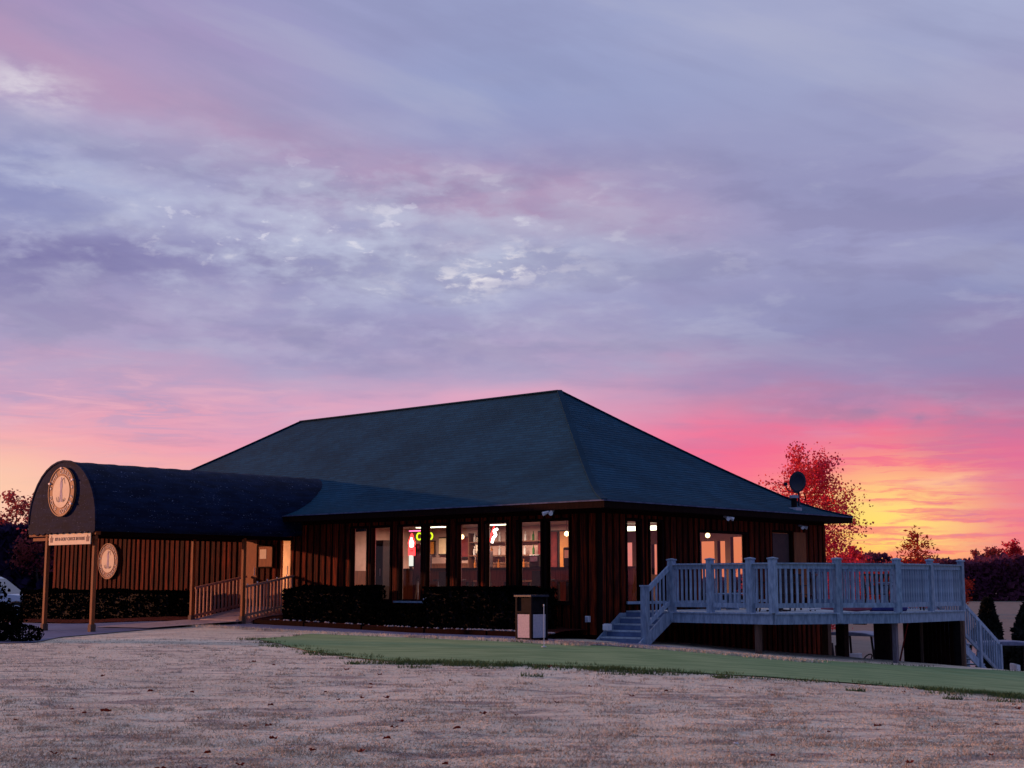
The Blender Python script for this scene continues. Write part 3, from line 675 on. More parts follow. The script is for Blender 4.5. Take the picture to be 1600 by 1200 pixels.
# rooms
m = MB(); m.box(-25.5, -.15, .15, 10.78, .80, .92); m.build('interior_floor', M['ifloor'], club)
m = MB(); m.box(-25.5, -.15, .15, 10.78, 3.36, 3.40); m.build('ceiling', M['ceil'], club)
m = MB(); m.box(-11.8, -11.7, .15, 10.7, .93, 3.35); m.box(-11.7, -5.1, 5.2, 5.3, 2.2, 3.35); m.build('partition', M['iwall'], club)
m = MB(); m.box(-11.7, -5.1, 5.15, 5.31, .93, 2.2); m.box(-11.69, -5.1, 5.13, 5.15, 2.2, 2.25); m.build('wainscot', M['iwood'], club)
m = MB(); m.box(-11.695, -11.66, .16, 5.12, .94, 2.0); m.build('wainscot', M['iwood'], club)
m = MB(); m.box(-11.6, -.3, .16, .19, .93, 1.16); m.build('skirting', M['iwood'], club)
m = MB(); m.box(-15.5, -15.4, .15, 10.7, .93, 3.35); m.build('partition', M['iwall'], club)
m = MB(); m.box(-2.9, -.2, 6.8, 6.9, .93, 3.35); m.build('partition', M['iwood'], club) if 0 else None
for i, (a_, b_, ln) in enumerate(((-3.39, 6.4, 1.75), (-6.5, 3.4, 1.2), (-9.4, 3.4, 1.2), (-2.4, 3.4, 1.2), (-13.4, 2.0, 1.2))):
    f = MB(); dz_ = 0 if i == 0 else .045; f.box(a_ - ln / 2, a_ + ln / 2, b_ - .13, b_ + .13, 3.29 + dz_, 3.355 + dz_ * .1); cf = f.build('ceiling_light', M['white'], club)
    q = MB(); q.box(a_ - ln / 2 + .03, a_ + ln / 2 - .03, b_ - .11, b_ + .11, 3.17 if i == 0 else 3.318, 3.288 if i == 0 else 3.334); q.build('diffuser', M['tube'], cf)
    ld = bpy.data.lights.new('ceiling_lamp', 'AREA'); ld.shape = 'RECTANGLE'; ld.size = ln; ld.size_y = .25; ld.energy = (170, 185, 140, 150, 260)[i]; ld.color = (1, .66, .50)
    lo = bpy.data.objects.new('ceiling_lamp', ld); COL.objects.link(lo); lo.parent = club; lo.location = (a_, b_, 3.16 if i == 0 else 3.31)
    if i in (0, 4): ld.color = (1, .50, .20)
# eave security lights
def security(a_, b_, z, face, lab):
    t_ = thing('security_light', lab, 'wall light', L(a_, b_, z), RB + face)
    m = MB(); m.box(-.07, .07, -.03, .03, -.02, .02); m.build('bracket', M['dirtwhite'], t_)
    for sx in (-1, 1):
        m = MB(); m.tube((sx * .05, -.03, -.01), (sx * .13, -.17, -.07), .028, .055, 10); m.build('lamp_head', M['white'], t_)
security(-1.05, -.62, 3.39, 0, 'small twin white floodlight under the front eave near the corner')
security(.55, 4.75, 3.39, R(90), 'small twin floodlight under the end eave above the wide window')
security(.1, 9.35, 3.30, R(90), 'small twin floodlight at the far end of the end wall')
for (a_, b_, z, s_, lab, nm) in ((-.33, -.09, .66, .055, 'small pale electrical box low on the wall near the corner', 'electrical_box'),):
    t_ = thing(nm, lab, 'utility box', L(a_, b_, z), RB)
    m = MB(); m.box(-s_, s_, -.05, .05, 0, .15); m.build('case', M['white'], t_, bevel=.008)
    m = MB(); m.box(-s_ * .75, s_ * .75, -.06, -.051, .02, .13); m.build('cover', M['dirtwhite'], t_)
t_ = thing('lantern', 'white cube lantern on the left end of the deck steps', 'lantern', L(.22, -.02, .47), RB)
m = MB(); m.box(-.085, .085, -.085, .085, .0, .15); m.build('cube', M['white'], t_, bevel=.012)
m = MB(); m.box(-.06, .06, -.06, .06, .151, .17); m.build('lid', M['dirtwhite'], t_)
t_ = thing('cup', 'small white cup on the ledge under the middle pair of windows', 'cup', L(-6.05, -.115, 1.126), RB)
m = MB(); m.lathe([(0, 0), (.04, 0), (.055, .09), (.05, .09), (.036, .01), (0, .01)], 14); m.build('cup_body', M['white'], t_, smooth=False)
m = MB(); m.path([(.05, 0, .075), (.085, 0, .06), (.085, 0, .03), (.047, 0, .02)], .007, 5); m.build('handle', M['white'], t_)

# notice board beside the door
t_ = thing('notice_board', 'orange lit timber notice board with a sheet of paper by the entrance', 'notice board', L(-13.15, -.05, 2.12), RB)
m = MB(); m.box(-.36, .36, -.03, .0, 0, .62); m.build('backboard', M['post'], t_)
m = MB()
for q in ((-.40, -.36, -.04, .66), (.36, .40, -.04, .66), (-.36, .36, -.04, 0), (-.36, .36, .62, .66)): m.box(q[0], q[1], -.05, 0, q[2], q[3])
m.build('frame', M['trim'], t_)
m = MB(); m.box(-.26, .06, -.036, -.031, .24, .53); m.build('paper', M['letter'], t_)

# satellite dish and flue on the roof
t_ = thing('satellite_dish', 'dark satellite dish standing on the far right edge of the roof', 'satellite dish', L(.10, 9.32, 3.88), RB)
m = MB(); m.tube((0, 0, 0), (0, 0, .42), .03, .03, 8); m.build('mast', M['dishgrey'], t_)
m = MB(); n = 20; prof_ = [(0, 0), (.16, .012), (.30, .05), (.40, .10), (.405, .09), (.30, .03), (0, -.02)]
m.lathe(prof_, n); di = m.build('reflector', M['dishgrey'], t_, smooth=True)
di.location = (.02, -.05, .68); di.rotation_euler = (R(74), 0, R(22)); di.scale = (.62, .82, 1)
m = MB(); m.path([(0, -.06, .38), (-.1, -.45, .45), (-.12, -.52, .6)], .016, 6); m.box(-.16, -.08, -.56, -.48, .58, .68); m.build('feed_arm', M['dishgrey'], t_)
t_ = thing('roof_vent', 'short capped flue pipe on the roof just below the satellite dish', 'roof vent', L(.10, 9.05, 3.84), RB)
m = MB(); m.tube((0, 0, -.1), (0, 0, .26), .085, .085, 14); m.build('pipe', M['black'], t_)
m = MB(); m.lathe([(0, .36), (.13, .34), (.13, .26), (.0, .26)], 14); m.build('cap', M['dirtwhite'], t_)
m = MB(); m.box(-.16, .16, -.16, .16, -.12, -.02); m.build('flashing', M['dirtwhite'], t_)

# ------------------------------------------------------------------ entrance canopy
can = thing('entrance_canopy', 'long dark barrel vaulted canvas canopy running from the driveway to the entrance', 'canopy', (C0[0], C0[1], 0), RB)
CC, CR, CZ = -13.22, 1.72, 3.24
NA = 18; BF = -7.0; BE = 2.6
def arch(i): a_ = PI * i / NA; return (CC + CR * math.cos(a_), CZ + CR * math.sin(a_) * .99)
m = MB(); segs = 14; sub = 4
bl = [BF + (BE - BF) * k / (segs * sub) for k in range(segs * sub + 1)]
def arch2(i, k):
    a_ = PI * i / NA; r_ = CR * (1 - .010 * math.sin(PI * ((k % sub) / sub)) * (1 + .5 * math.sin(i * 2.1 + k)))
    return (CC + r_ * math.cos(a_), CZ + r_ * math.sin(a_) * .99)
nrow = NA + 3
for k in range(len(bl)):
    be = min(bl[k], -.72)
    row = [(CC + CR, be, 2.98)] + [(arch2(i, k)[0], bl[k], arch2(i, k)[1]) for i in range(NA + 1)] + [(CC - CR, be, 2.98)]
    m.v += row
for k in range(len(bl) - 1):
    for i in range(nrow - 1): m.f.append((k * nrow + i, k * nrow + i + 1, (k + 1) * nrow + i + 1, (k + 1) * nrow + i)); m.mi.append(0)
cv = m.build('canvas_cover', M['canvas'], can, smooth=True)
sm = cv.modifiers.new('thickness', 'SOLIDIFY'); sm.thickness = .02

m = MB(); pts = [arch(i) for i in range(NA + 1)]
poly = pts + [(CC - CR, 2.99)]
ns = 11
for k in range(ns):
    x0 = CC - CR + 2 * CR * k / ns; w_ = 2 * CR / ns
    for q in (.25, .5, .75): poly.append((x0 + w_ * q, 2.99 - .05 * math.sin(PI * q)))
    poly.append((x0 + w_, 2.99))
m.prism(poly, BF - .03, BF - .012); m.build('front_panel', M['canvas'], can)
m = MB()
for i in range(NA): (x0, z0), (x1, z1) = arch(i), arch(i + 1); m.beam((x0, BF - .02, z0), (x1, BF - .02, z1), .06, .05)
m.build('edge_piping', M['canvas'], can)
m = MB(); m.box(CC - CR + .04, CC + CR - .04, BF + .02, BE - 3.4, 3.0, 3.02); m.build('canopy_lining', M['black'], can)
PR = [(-11.86, -6.78), (-14.15, -6.86), (-11.86, -1.86), (-14.1, -2.05)]
for (a_, b_) in PR:
    p = L(a_, b_); zb = gz(p[0], p[1]) - .05
    if b_ > -3: zb = .40
    m = MB(); m.box(a_ - .05, a_ + .05, b_ - .05, b_ + .05, zb, 2.92); po = m.build('post', M['post'], can)
    m = MB(); m.box(a_ - .075, a_ + .075, b_ - .075, b_ + .075, zb, zb + .26); m.build('post_sleeve', M['oldpost'], po)
m = MB()
m.box(CC - CR - .12, CC + CR - .10, -6.93, -6.78, 2.90, 2.985); m.build('header_beam', M['post'], can)
m = MB(); m.box(CC - CR + .05, CC + CR - .15, -6.90, -6.82, 2.78, 2.86); m.build('cross_beam', M['post'], can)
for a_ in (-11.86, -14.12):
    m = MB(); m.box(a_ - .04, a_ + .04, -6.7, -.1, 2.88, 2.99); m.build('side_beam', M['trim'], can)

# ------------------------------------------------------------------ signs
def textmesh(txt, size, ext=.004):
    cu = bpy.data.curves.new('lettering', 'FONT'); cu.body = txt; cu.size = size; cu.extrude = ext; cu.align_x = 'CENTER'; cu.align_y = 'CENTER'; cu.offset = size * .012
    o = bpy.data.objects.new('tmp', cu); COL.objects.link(o); bpy.context.view_layer.update()
    me = bpy.data.meshes.new_from_object(o.evaluated_get(bpy.context.evaluated_depsgraph_get())); bpy.data.objects.remove(o); bpy.data.curves.remove(cu)
    return me
def ringtext(txt, rad, size, a0, step, flip=False):
    m = MB()
    for i, ch in enumerate(txt):
        if ch == ' ': continue
        an = a0 + step * i; me = textmesh(ch, size); rot = an - PI / 2 if not flip else an + PI / 2
        mat_ = Matrix.Translation((math.cos(an) * rad, math.sin(an) * rad, 0)) @ Matrix.Rotation(rot, 4, 'Z')
        m.add([mat_ @ v.co for v in me.vertices], [tuple(p.vertices) for p in me.polygons]); bpy.data.meshes.remove(me)
    return m
def upright(o, y): o.rotation_euler = (PI / 2, 0, 0); o.location = (0, y, 0); return o
def disc(r, n=40): return [(r * math.cos(2 * PI * i / n), r * math.sin(2 * PI * i / n)) for i in range(n)]
def round_sign(a_, b_, z, r, ring_m, label, lights):
    t_ = thing('round_sign', label, 'sign', L(a_, b_, z), RB)
    m = MB(); m.prism(disc(r), -.03, .03); m.build('ring_face', ring_m, t_)
    m = MB(); m.prism([(x, y) for x, y in disc(r * .66)], -.042, -.031); m.build('centre_face', M['tan'], t_)
    n = 40
    for rr, hh in ((r, .03), (r * .67, .012)):
        m = MB(); d_ = disc(rr, n)
        for i in range(n): m.beam((d_[i][0], -.036, d_[i][1]), (d_[(i + 1) % n][0], -.036, d_[(i + 1) % n][1]), hh * .8, hh)
        m.build('rim', M['signring'], t_)
    tx = ringtext('THE CREEKS', r * .825, r * .24, PI / 2 + R(58), -R(12.9)); upright(tx.build('lettering', M['letter'], t_, fix=False), -.036)
    tx = ringtext('GOLF COURSE', r * .825, r * .24, -PI / 2 - R(74), R(14.8), True); upright(tx.build('lettering', M['letter'], t_, fix=False), -.036)
    for sx in (-1, 1):
        m = MB(); s_ = r * .075; pts = []
        for i in range(10): rr = s_ * (1 if i % 2 == 0 else .45); pts.append((sx * r * .825 + rr * math.sin(i * PI / 5), r * .16 + rr * math.cos(i * PI / 5)))
        m.prism(pts, -.045, -.031); m.build('star', M['letter'], t_)
    # golfer after the swing, printed flat
    g1 = [(-.05, .56), (-.02, .60), (.03, .60), (.05, .55), (.03, .50), (.08, .44), (.10, .25), (.07, .05), (.11, -.2), (.10, -.42), (.02, -.42), (.01, -.15), (-.03, -.15), (-.05, -.42), (-.12, -.42), (-.08, -.1), (-.06, .08), (-.09, .3), (-.06, .46), (-.03, .50)]
    m = MB(); m.prism([(x * r, y * r) for x, y in g1], -.047, -.043); m.build('golfer_print', M['inklilac'], t_)
    m = MB(); m.beam((-.02 * r, -.045, .40 * r), (.20 * r, -.045, .58 * r), .004, .028 * r); m.beam((.20 * r, -.045, .58 * r), (.28 * r, -.045, .33 * r), .004, .018 * r)
    for q in ((-.28, -.40, -.36, -.22), (-.22, -.42, -.20, -.20), (-.16, -.43, -.08, -.26), (.2, -.42, .28, -.26), (.26, -.4, .38, -.3), (.18, -.44, .16, -.3)): m.beam((q[0] * r, -.045, q[1] * r), (q[2] * r, -.045, q[3] * r), .004, .022 * r)
    m.build('club_and_grass_print', M['inkbrown'], t_)
    if lights:
        for an in (92, 28, 158, -32):
            m = MB(); x, y = math.cos(R(an)) * r * .98, math.sin(R(an)) * r * .98; m.box(x - .035, x + .035, -.075, -.03, y - .022, y + .022); m.build('rivet_glint', M['white'], t_)  # white blocks carry the bright glints of the sign's rivets
    return t_
round_sign(-13.16, -7.06, 4.09, .66, M['signring'], 'tan and brown round club sign with golfer on the canopy front', True)
round_sign(-21.92, -.07, 2.38, .61, M['signring2'], 'tan and maroon round club sign hung on the timber wall', False)
t_ = thing('check_in_sign', 'long cream check in board hanging between the two front canopy posts', 'sign', L(-12.83, -6.97, 2.80), RB)
m = MB(); m.box(-1.06, 1.06, -.012, .012, -.155, .155); m.build('board_face', M['tan'], t_, bevel=.004)
for tx_, cx_ in (('RV & GOLF', -.44), ('CHECK IN HERE', .34)): me = textmesh(tx_, .122); me.materials.append(M['inkbrown']); o = link(me, 'lettering', t_); upright(o, -.016); o.location = (cx_, -.016, 0)
for sx in (-1, 1):
    m = MB(); c = sx * .92
    pts = [(c - .06, -.08), (c + .06, -.08), (c + .07, .0), (c + .09, .05), (c + .03, .04), (c + .01, .10), (c - .02, .10), (c - .03, .04), (c - .09, .05), (c - .07, 0)]
    m.prism(pts, -.018, -.013); m.build('crest_print', M['inkbrown'], t_)
for sx in (-.95, .9):
    m = MB(); m.tube((sx, 0, .15), (sx, .02, .2), .006); m.build('hook', M['black'], t_)

# ------------------------------------------------------------------ entrance ramp
rmp = thing('entrance_ramp', 'sloping entrance ramp with balustrades on both sides under the canopy', 'ramp', (C0[0], C0[1], 0), RB)
m = MB(); m.prism([(-2.0, .30), (-.14, .30), (-.14, .90), (-2.0, .55)], -14.02, -11.98, 'x'); m.build('ramp_floor', M['concrete'], rmp)
def rail_line(parent, p0, p1, zt0, zt1, zb0, zb1, nbal, mt, msz=.035, mbot=.0):
    m = MB(); m.beam((*p0, zt0), (*p1, zt1), .10, .06); m.build('top_rail', mt, parent)
    m = MB(); m.beam((*p0, zb0), (*p1, zb1), .04, .075); m.build('bottom_rail', mt, parent)
    m = MB(); me = None
    hh = zt0 - zb0 - .06
    m.box(-msz / 2, msz / 2, -msz / 2, msz / 2, -mbot, hh); me = m.mesh('baluster'); me.materials.append(mt)
    ang = math.atan2(p1[1] - p0[1], p1[0] - p0[0])
    for i in range(nbal):
        f = (i + .5) / nbal; o = link(me, 'baluster', parent, (p0[0] + (p1[0] - p0[0]) * f, p0[1] + (p1[1] - p0[1]) * f, zb0 + (zb1 - zb0) * f + .038), ang)
M['ramprail'] = pmat('brown_grey_ramp_rail', (.46, .22, .15), (.33, .15, .11), .7, 6, bump=.2, rand=.15)
rail_line(rmp, (-11.86, -1.78), (-11.86, .0), 1.51, 1.83, .68, .99, 14, M['ramprail'], .05, .17)
rail_line(rmp, (-14.10, -1.96), (-14.10, -.05), 1.47, 1.82, .64, .98, 14, M['ramprail'], .05, .17)
for k in range(5):
    m = MB(); m.tube((-11.86, -1.7 + .36 * k, 1.545 + .065 * k), (-11.86, -1.7 + .36 * k, 1.60 + .065 * k), .016, .022, 6); m.build('rail_bolt', M['white'], rmp)
m = MB(); m.box(-11.91, -11.81, -.32, -.22, .35, 1.1); m.build('rail_post', M['black'], rmp)
# ------------------------------------------------------------------ raised deck
M['riser'] = pmat('dark_blue_riser', (.12, .17, .30), (.09, .13, .24), .7, 5, bump=.15)  # risers are a darker blue than the treads
deck = thing('raised_deck', 'raised blue grey painted timber deck wrapping the right end of the building', 'deck', (C0[0], C0[1], 0), RB)
DF = .93
P = [(1.47, .95), (3.72, .95), (4.33, .95), (5.905, 3.94), (5.905, 7.44), (4.2, 7.44), (4.2, 9.6)]
poly = [(.06, .95)] + P[0:1] + P[2:] + [(.06, 9.6)]
def clip_y(y):      # right hand limit of the floor at b=y
    if y < 3.94: return 4.33 + (y - .95) / (3.94 - .95) * (5.905 - 4.33)
    return 5.905 if y < 7.44 else 4.2
y = .955
while y < 9.58:
    y1 = min(y + .135, 9.6); x1 = min(clip_y(y), clip_y(y1 - .001)); x1b = clip_y(y1 - .001)
    m = MB(); m.add([(.06, y, DF - .035), (clip_y(y) , y, DF - .035), (x1b, y1, DF - .035), (.06, y1, DF - .035), (.06, y, DF), (clip_y(y), y, DF), (x1b, y1, DF), (.06, y1, DF)],
                    [(3, 2, 1, 0), (4, 5, 6, 7), (0, 1, 5, 4), (1, 2, 6, 5), (2, 3, 7, 6), (3, 0, 4, 7)]); m.build('floor_board', M['deckfloor'], deck)
    y += .142
def offs(p, q, d):
    v = Vector((q[0] - p[0], q[1] - p[1])).normalized(); n_ = Vector((v.y, -v.x)); return (p[0] + n_.x * d, p[1] + n_.y * d), (q[0] + n_.x * d, q[1] + n_.y * d)
for (p, q) in ((P[0], P[2]), (P[2], P[3]), (P[3], P[4])):
    a_, b_ = offs(p, q, .02)
    m = MB(); m.beam((*a_, DF - .15), (*b_, DF - .15), .04, .225); m.build('fascia_board', M['deckpaint'], deck)
    a_, b_ = offs(p, q, .035)
    m = MB(); m.beam((*a_, DF - .016), (*b_, DF - .016), .09, .036); m.build('edge_board', M['deckpaint'], deck)
m = MB(); m.beam((5.9, 7.46, DF - .15), (4.2, 7.46, DF - .15), .04, .225); m.build('fascia_board', M['deckpaint'], deck)
# joists
for k in range(14):
    yy = 1.2 + k * .6
    if yy > 9.5: break
    m = MB(); m.box(.1, clip_y(yy) - .06, yy, yy + .04, DF - .23, DF - .037); m.build('joist', M['oldpost'], deck)
def mid(p, q, f): return (p[0] + (q[0] - p[0]) * f, p[1] + (q[1] - p[1]) * f)
posts = [P[0], mid(P[0], P[1], .5), P[1], P[2], mid(P[2], P[3], .51), P[3], mid(P[3], P[4], .5), P[4]]
pang = [0, 0, 0, 0, R(62), R(62), R(90), R(90)]
pw = [.155, .145, .16, .16, .16, .145, .13, .13]
for k, (p, an, wd) in enumerate(zip(posts, pang, pw)):
    m = MB(); m.box(-wd / 2, wd / 2, -wd / 2, wd / 2, -.24 if k in (0, 4) else 0., 1.23); po = m.build('railing_post', M['deckpaint'], deck); po.location = (p[0], p[1], DF); po.rotation_euler = (0, 0, an)
    m = MB(); c = wd / 2 + .018; m.box(-c, c, -c, c, 1.23, 1.26); m.add([(-c, -c, 1.26), (c, -c, 1.26), (c, c, 1.26), (-c, c, 1.26), (0, 0, 1.285)], [(0, 1, 4), (1, 2, 4), (2, 3, 4), (3, 0, 4)]); m.build('post_cap', M['deckpaint'], po)
bm_ = MB(); bm_.box(-.021, .021, -.021, .021, 0, .88); bme = bm_.mesh('baluster'); bme.materials.append(M['deckpaint'])
def bay(p, q, n, wa=.08):
    d = Vector((q[0] - p[0], q[1] - p[1])); Ln = d.length; d.normalize(); a_ = (p[0] + d.x * wa, p[1] + d.y * wa); b_ = (q[0] - d.x * wa, q[1] - d.y * wa)
    m = MB(); m.beam((*a_, DF + 1.135), (*b_, DF + 1.135), .15, .035); m.build('rail_cap', M['deckpaint'], deck)
    m = MB(); m.beam((*a_, DF + 1.065), (*b_, DF + 1.065), .045, .10); m.build('top_rail', M['deckpaint'], deck)
    m = MB(); m.beam((*a_, DF + .165), (*b_, DF + .165), .045, .11); m.build('bottom_rail', M['deckpaint'], deck)
    an = math.atan2(d.y, d.x)
    for i in range(n):
        f = (i + .75) / (n + .5); c = mid(a_, b_, f); link(bme, 'baluster', deck, (c[0] - d.y * .0, c[1], DF + .16), an)
bay(posts[0], posts[1], 7); bay(posts[1], posts[2], 7); bay(posts[2], posts[3], 3); bay(posts[3], posts[4], 10); bay(posts[4], posts[5], 11); bay(posts[5], posts[6], 12); bay(posts[6], posts[7], 12)
bay(P[4], (5.28, 7.44), 3, .07)
bay((4.2, 7.5), (4.2, 9.6), 12); bay((4.2, 9.6), (.1, 9.6), 24)
for p in ((4.2, 7.44), (4.2, 9.6)):
    m = MB(); m.box(p[0] - .07, p[0] + .07, p[1] - .07, p[1] + .07, DF, DF + 1.23); m.build('railing_post', M['deckpaint'], deck)
# supports
for (a_, b_, wd, mt) in ((3.82, 1.08, .12, 'oldpost'), (5.78, 3.98, .10, 'greypost'), (5.84, 7.28, .22, 'black'), (6.0, 7.20, .09, 'oldpost'), (5.02, 6.9, .055, 'oldpost'), (2.69, 7.0, .25, 'brick'), (3.97, 7.0, .46, 'brick'), (2.0, 4.0, .14, 'oldpost'), (.9, 9.3, .2, 'oldpost'), (3.9, 9.4, .2, 'oldpost')):
    p = L(a_, b_); m = MB(); m.box(a_ - wd / 2, a_ + wd / 2, b_ - wd / 2, b_ + wd / 2, gz(p[0], p[1]) - .1, DF - .27); m.build('support_post', M[mt], deck)
s_ = 4.42
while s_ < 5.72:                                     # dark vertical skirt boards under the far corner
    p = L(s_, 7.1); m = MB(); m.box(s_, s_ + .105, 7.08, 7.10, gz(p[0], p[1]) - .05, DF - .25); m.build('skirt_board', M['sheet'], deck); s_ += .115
m = MB(); m.box(3.05, 3.40, 6.95, 7.05, .52, .70); m.build('junction_box', M['black'], deck)
# left hand steps
rise = (DF - .17) / 5
for k in range(5):
    z1 = DF - rise * k; y1 = .93 - .262 * k; y0 = y1 - .29
    if k: m = MB(); m.box(.06, 1.40, y0 + .262, y0 + .29 + .262, z1 - .035, z1); 
    if k: m.build('tread', M['deckfloor'], deck)
    m = MB(); yy = .93 - .262 * k; m.box(.07, 1.39, yy - .022, yy - .002, z1 - rise + .002, z1 - .037); m.build('riser', M['riser'], deck)
m = MB(); m.prism([(.95, DF - .27), (.95, DF - .04), (.72, DF - .04), (-.42, .16), (-.42, -.0), (-.2, .0)], 1.405, 1.45, 'x'); m.build('stringer', M['deckpaint'], deck)
m = MB(); m.prism([(.9, DF - .3), (.9, DF - .05), (.68, DF - .05), (-.40, .16), (-.40, .0), (-.2, .0)], .062, .10, 'x'); m.build('stringer', M['deckpaint'], deck)
m = MB(); m.box(1.36, 1.51, -.18, -.03, .12, 1.53); po = m.build('railing_post', M['deckpaint'], deck)
m = MB(); m.box(1.345, 1.525, -.195, -.015, 1.53, 1.565); m.build('post_cap', M['deckpaint'], po)
m = MB(); m.beam((1.44, -.05, 1.42), (1.44, .9, 2.0), .05, .12); m.build('stair_rail', M['deckpaint'], deck)
m = MB(); m.beam((1.44, -.05, .62), (1.44, .9, 1.16), .05, .10); m.build('stair_bottom_rail', M['deckpaint'], deck)
for i in range(6):
    f = (i + .6) / 6.2; yy = -.05 + .95 * f; m = MB(); m.box(1.422, 1.458, yy - .018, yy + .018, .64 + .55 * f, 1.38 + .56 * f); m.build('stair_baluster', M['deckpaint'], deck)
# right hand stair running back down the slope
sl = .515
for k in range(12):
    z1 = DF - .15 * (k + 1); y0 = 7.46 + .29 * k
    m = MB(); m.box(4.26, 5.14, y0, y0 + .30, z1 - .035, z1); m.build('tread', M['deckpaint'], deck)
for a_ in (5.15, 4.22):
    m = MB(); m.prism([(7.46, DF - .02), (7.46, DF - .34), (11.2, DF - .34 - 3.74 * sl), (11.2, DF - .16 - 3.74 * sl)], a_, a_ + .045, 'x'); m.build('stringer', M['deckpaint'], deck)
for (yb, zt) in ((9.94, .60), (11.24, -.08)):
    for a_ in (5.2, 4.24):
        m = MB(); m.box(a_ - .055, a_ + .055, yb - .055, yb + .055, zt - 1.25, zt); m.build('railing_post', M['deckpaint'], deck)
for a_ in (5.2, 4.24):
    m = MB(); m.beam((a_, 7.5, DF + .93), (a_, 11.2, DF + .93 - 3.7 * sl), .05, .10); m.build('stair_rail', M['deckpaint'], deck)
    m = MB(); m.beam((a_, 7.5, DF + .12), (a_, 11.2, DF + .12 - 3.7 * sl), .05, .09); m.build('stair_bottom_rail', M['deckpaint'], deck)
    for i in range(25):
        yy = 7.6 + 3.55 * i / 24; zz_ = DF - (yy - 7.5) * sl; m = MB(); m.box(a_ - .018, a_ + .018, yy - .018, yy + .018, zz_ + .14, zz_ + .90); m.build('stair_baluster', M['deckpaint'], deck)
m = MB(); m.box(.075, .12, .95, 7.4, DF + .16, DF + .23); m.build('ledger_rail', M['deckpaint'], deck)

# deck furniture
def chair(loc, rz, lab, mt, group='patio chairs on the deck'):
    t_ = thing('patio_chair', lab, 'chair', loc, rz, group)
    m = MB()
    for i in range(6): m.box(-.23, .23, -.22 + i * .075, -.16 + i * .075, .40, .42)
    m.build('seat', mt, t_)
    m = MB()
    for i in range(6): m.beam((-.2 + i * .08, .23, .42), (-.2 + i * .08, .33, .88), .045, .015)
    m.beam((-.25, .335, .89), (.25, .335, .89), .03, .05); m.build('backrest', mt, t_)
    for sx in (-1, 1):
        for (y0, y1) in ((-.20, -.24), (.2, .27)):
            m = MB(); m.beam((sx * .22, y0, .40), (sx * .24, y1, 0), .03, .03); m.build('leg', mt, t_)
        m = MB(); m.beam((sx * .26, -.22, .62), (sx * .26, .28, .62), .05, .02); m.beam((sx * .26, -.2, .61), (sx * .24, -.2, .42), .02, .03); m.build('armrest', mt, t_)
    return t_
def table(loc, rz, lab, mt, r=.5):
    t_ = thing('patio_table', lab, 'table', loc, rz)
    m = MB(); m.prism(disc(r, 24), .68, .71, 'z'); m.build('tabletop', mt, t_)
    m = MB(); m.tube((0, 0, .0), (0, 0, .68), .03, .03, 8); m.build('pedestal', mt, t_)
    m = MB()
    for k in range(4): m.beam((0, 0, .04), (.34 * math.cos(k * PI / 2 + .4), .34 * math.sin(k * PI / 2 + .4), .015), .05, .03)
    m.build('base', mt, t_); return t_
chair(L(3.3, 2.4, DF), RB + 2.3, 'dark slatted patio chair nearest the front rail', M['dark'])
chair(L(2.6, 4.6, DF), RB + .5, 'dark slatted patio chair beside the wide window', M['dark'])
chair(L(4.9, 4.9, DF), RB + 1.1, 'dark slatted patio chair behind the middle of the angled railing', M['dark'])
chair(L(5.1, 6.3, DF), RB + 2.2, 'dark slatted patio chair near the far right corner of the deck', M['dark'])
chair(L(4.2, 6.1, DF), RB + 4.4, 'dark slatted patio chair on the left of the far table', M['dark'])
chair(L(3.5, 3.6, DF), RB + 5.0, 'dark slatted patio chair facing the near table', M['dark'])
table(L(3.2, 3.0, DF), 0, 'round dark patio table near the front railing', M['dark'])
table(L(4.7, 5.6, DF), 0, 'round blue grey patio table near the far right railing', M['deckpaint'], .45)
t_ = thing('bench', 'long low blue grey slatted bench behind the front railing', 'bench', L(1.2, 4.0, DF), RB + R(90))
for i in range(4): m = MB(); m.box(-1., 1., -.2 + .1 * i, -.12 + .1 * i, .40, .43); m.build('slat', M['deckpaint'], t_)
for sx in (-.85, 0, .85): m = MB(); m.box(sx - .04, sx + .04, -.18, .18, 0, .40); m.build('leg', M['deckpaint'], t_)
t_ = thing('folded_parasol', 'folded pink and blue parasol lying on the deck by the angled railing', 'parasol', L(4.9, 3.6, DF), RB + R(62))
m = MB(); m.tube((-.9, 0, .09), (.1, 0, .10), .03, .10, 10); m.tube((.1, 0, .10), (.5, 0, .09), .10, .06, 10); m.build('pink_canopy', M['cloth1'], t_)
m = MB(); m.tube((.5, 0, .09), (1.5, 0, .07), .085, .07, 10); m.build('blue_sleeve', M['cloth2'], t_)
m = MB(); m.tube((-1.25, 0, .06), (-.9, 0, .08), .02); m.build('pole', M['white'], t_)

# ------------------------------------------------------------------ rubbish bin, flag, edging
p = (.45, 32.9); zb = gz(*p) + .02
t_ = thing('litter_bin', 'square litter bin with pale pebble panels and dark hood on the path', 'litter bin', (p[0], p[1], zb), R(-47))
m = MB(); h_ = .235
for sx in (-1, 1):
    for sy in (-1, 1): m.box(sx * h_ - .03, sx * h_ + .03, sy * h_ - .03, sy * h_ + .03, 0, .62)
m.box(-h_ - .03, h_ + .03, -h_ - .03, h_ + .03, .0, .05); m.box(-h_ + .01, h_ - .01, -h_ + .01, h_ - .01, .05, .6)
m.build('frame', M['black'], t_)
for k in range(4):
    m = MB(); m.box(-h_ + .035, h_ - .035, -h_ - .022, -h_ - .002, .06, .59); q = m.build('side_panel', M['whitepanel'], t_); q.rotation_euler = (0, 0, k * PI / 2)
m = MB(); m.box(-h_ - .03, h_ + .03, -h_ - .03, h_ + .03, .62, .66)
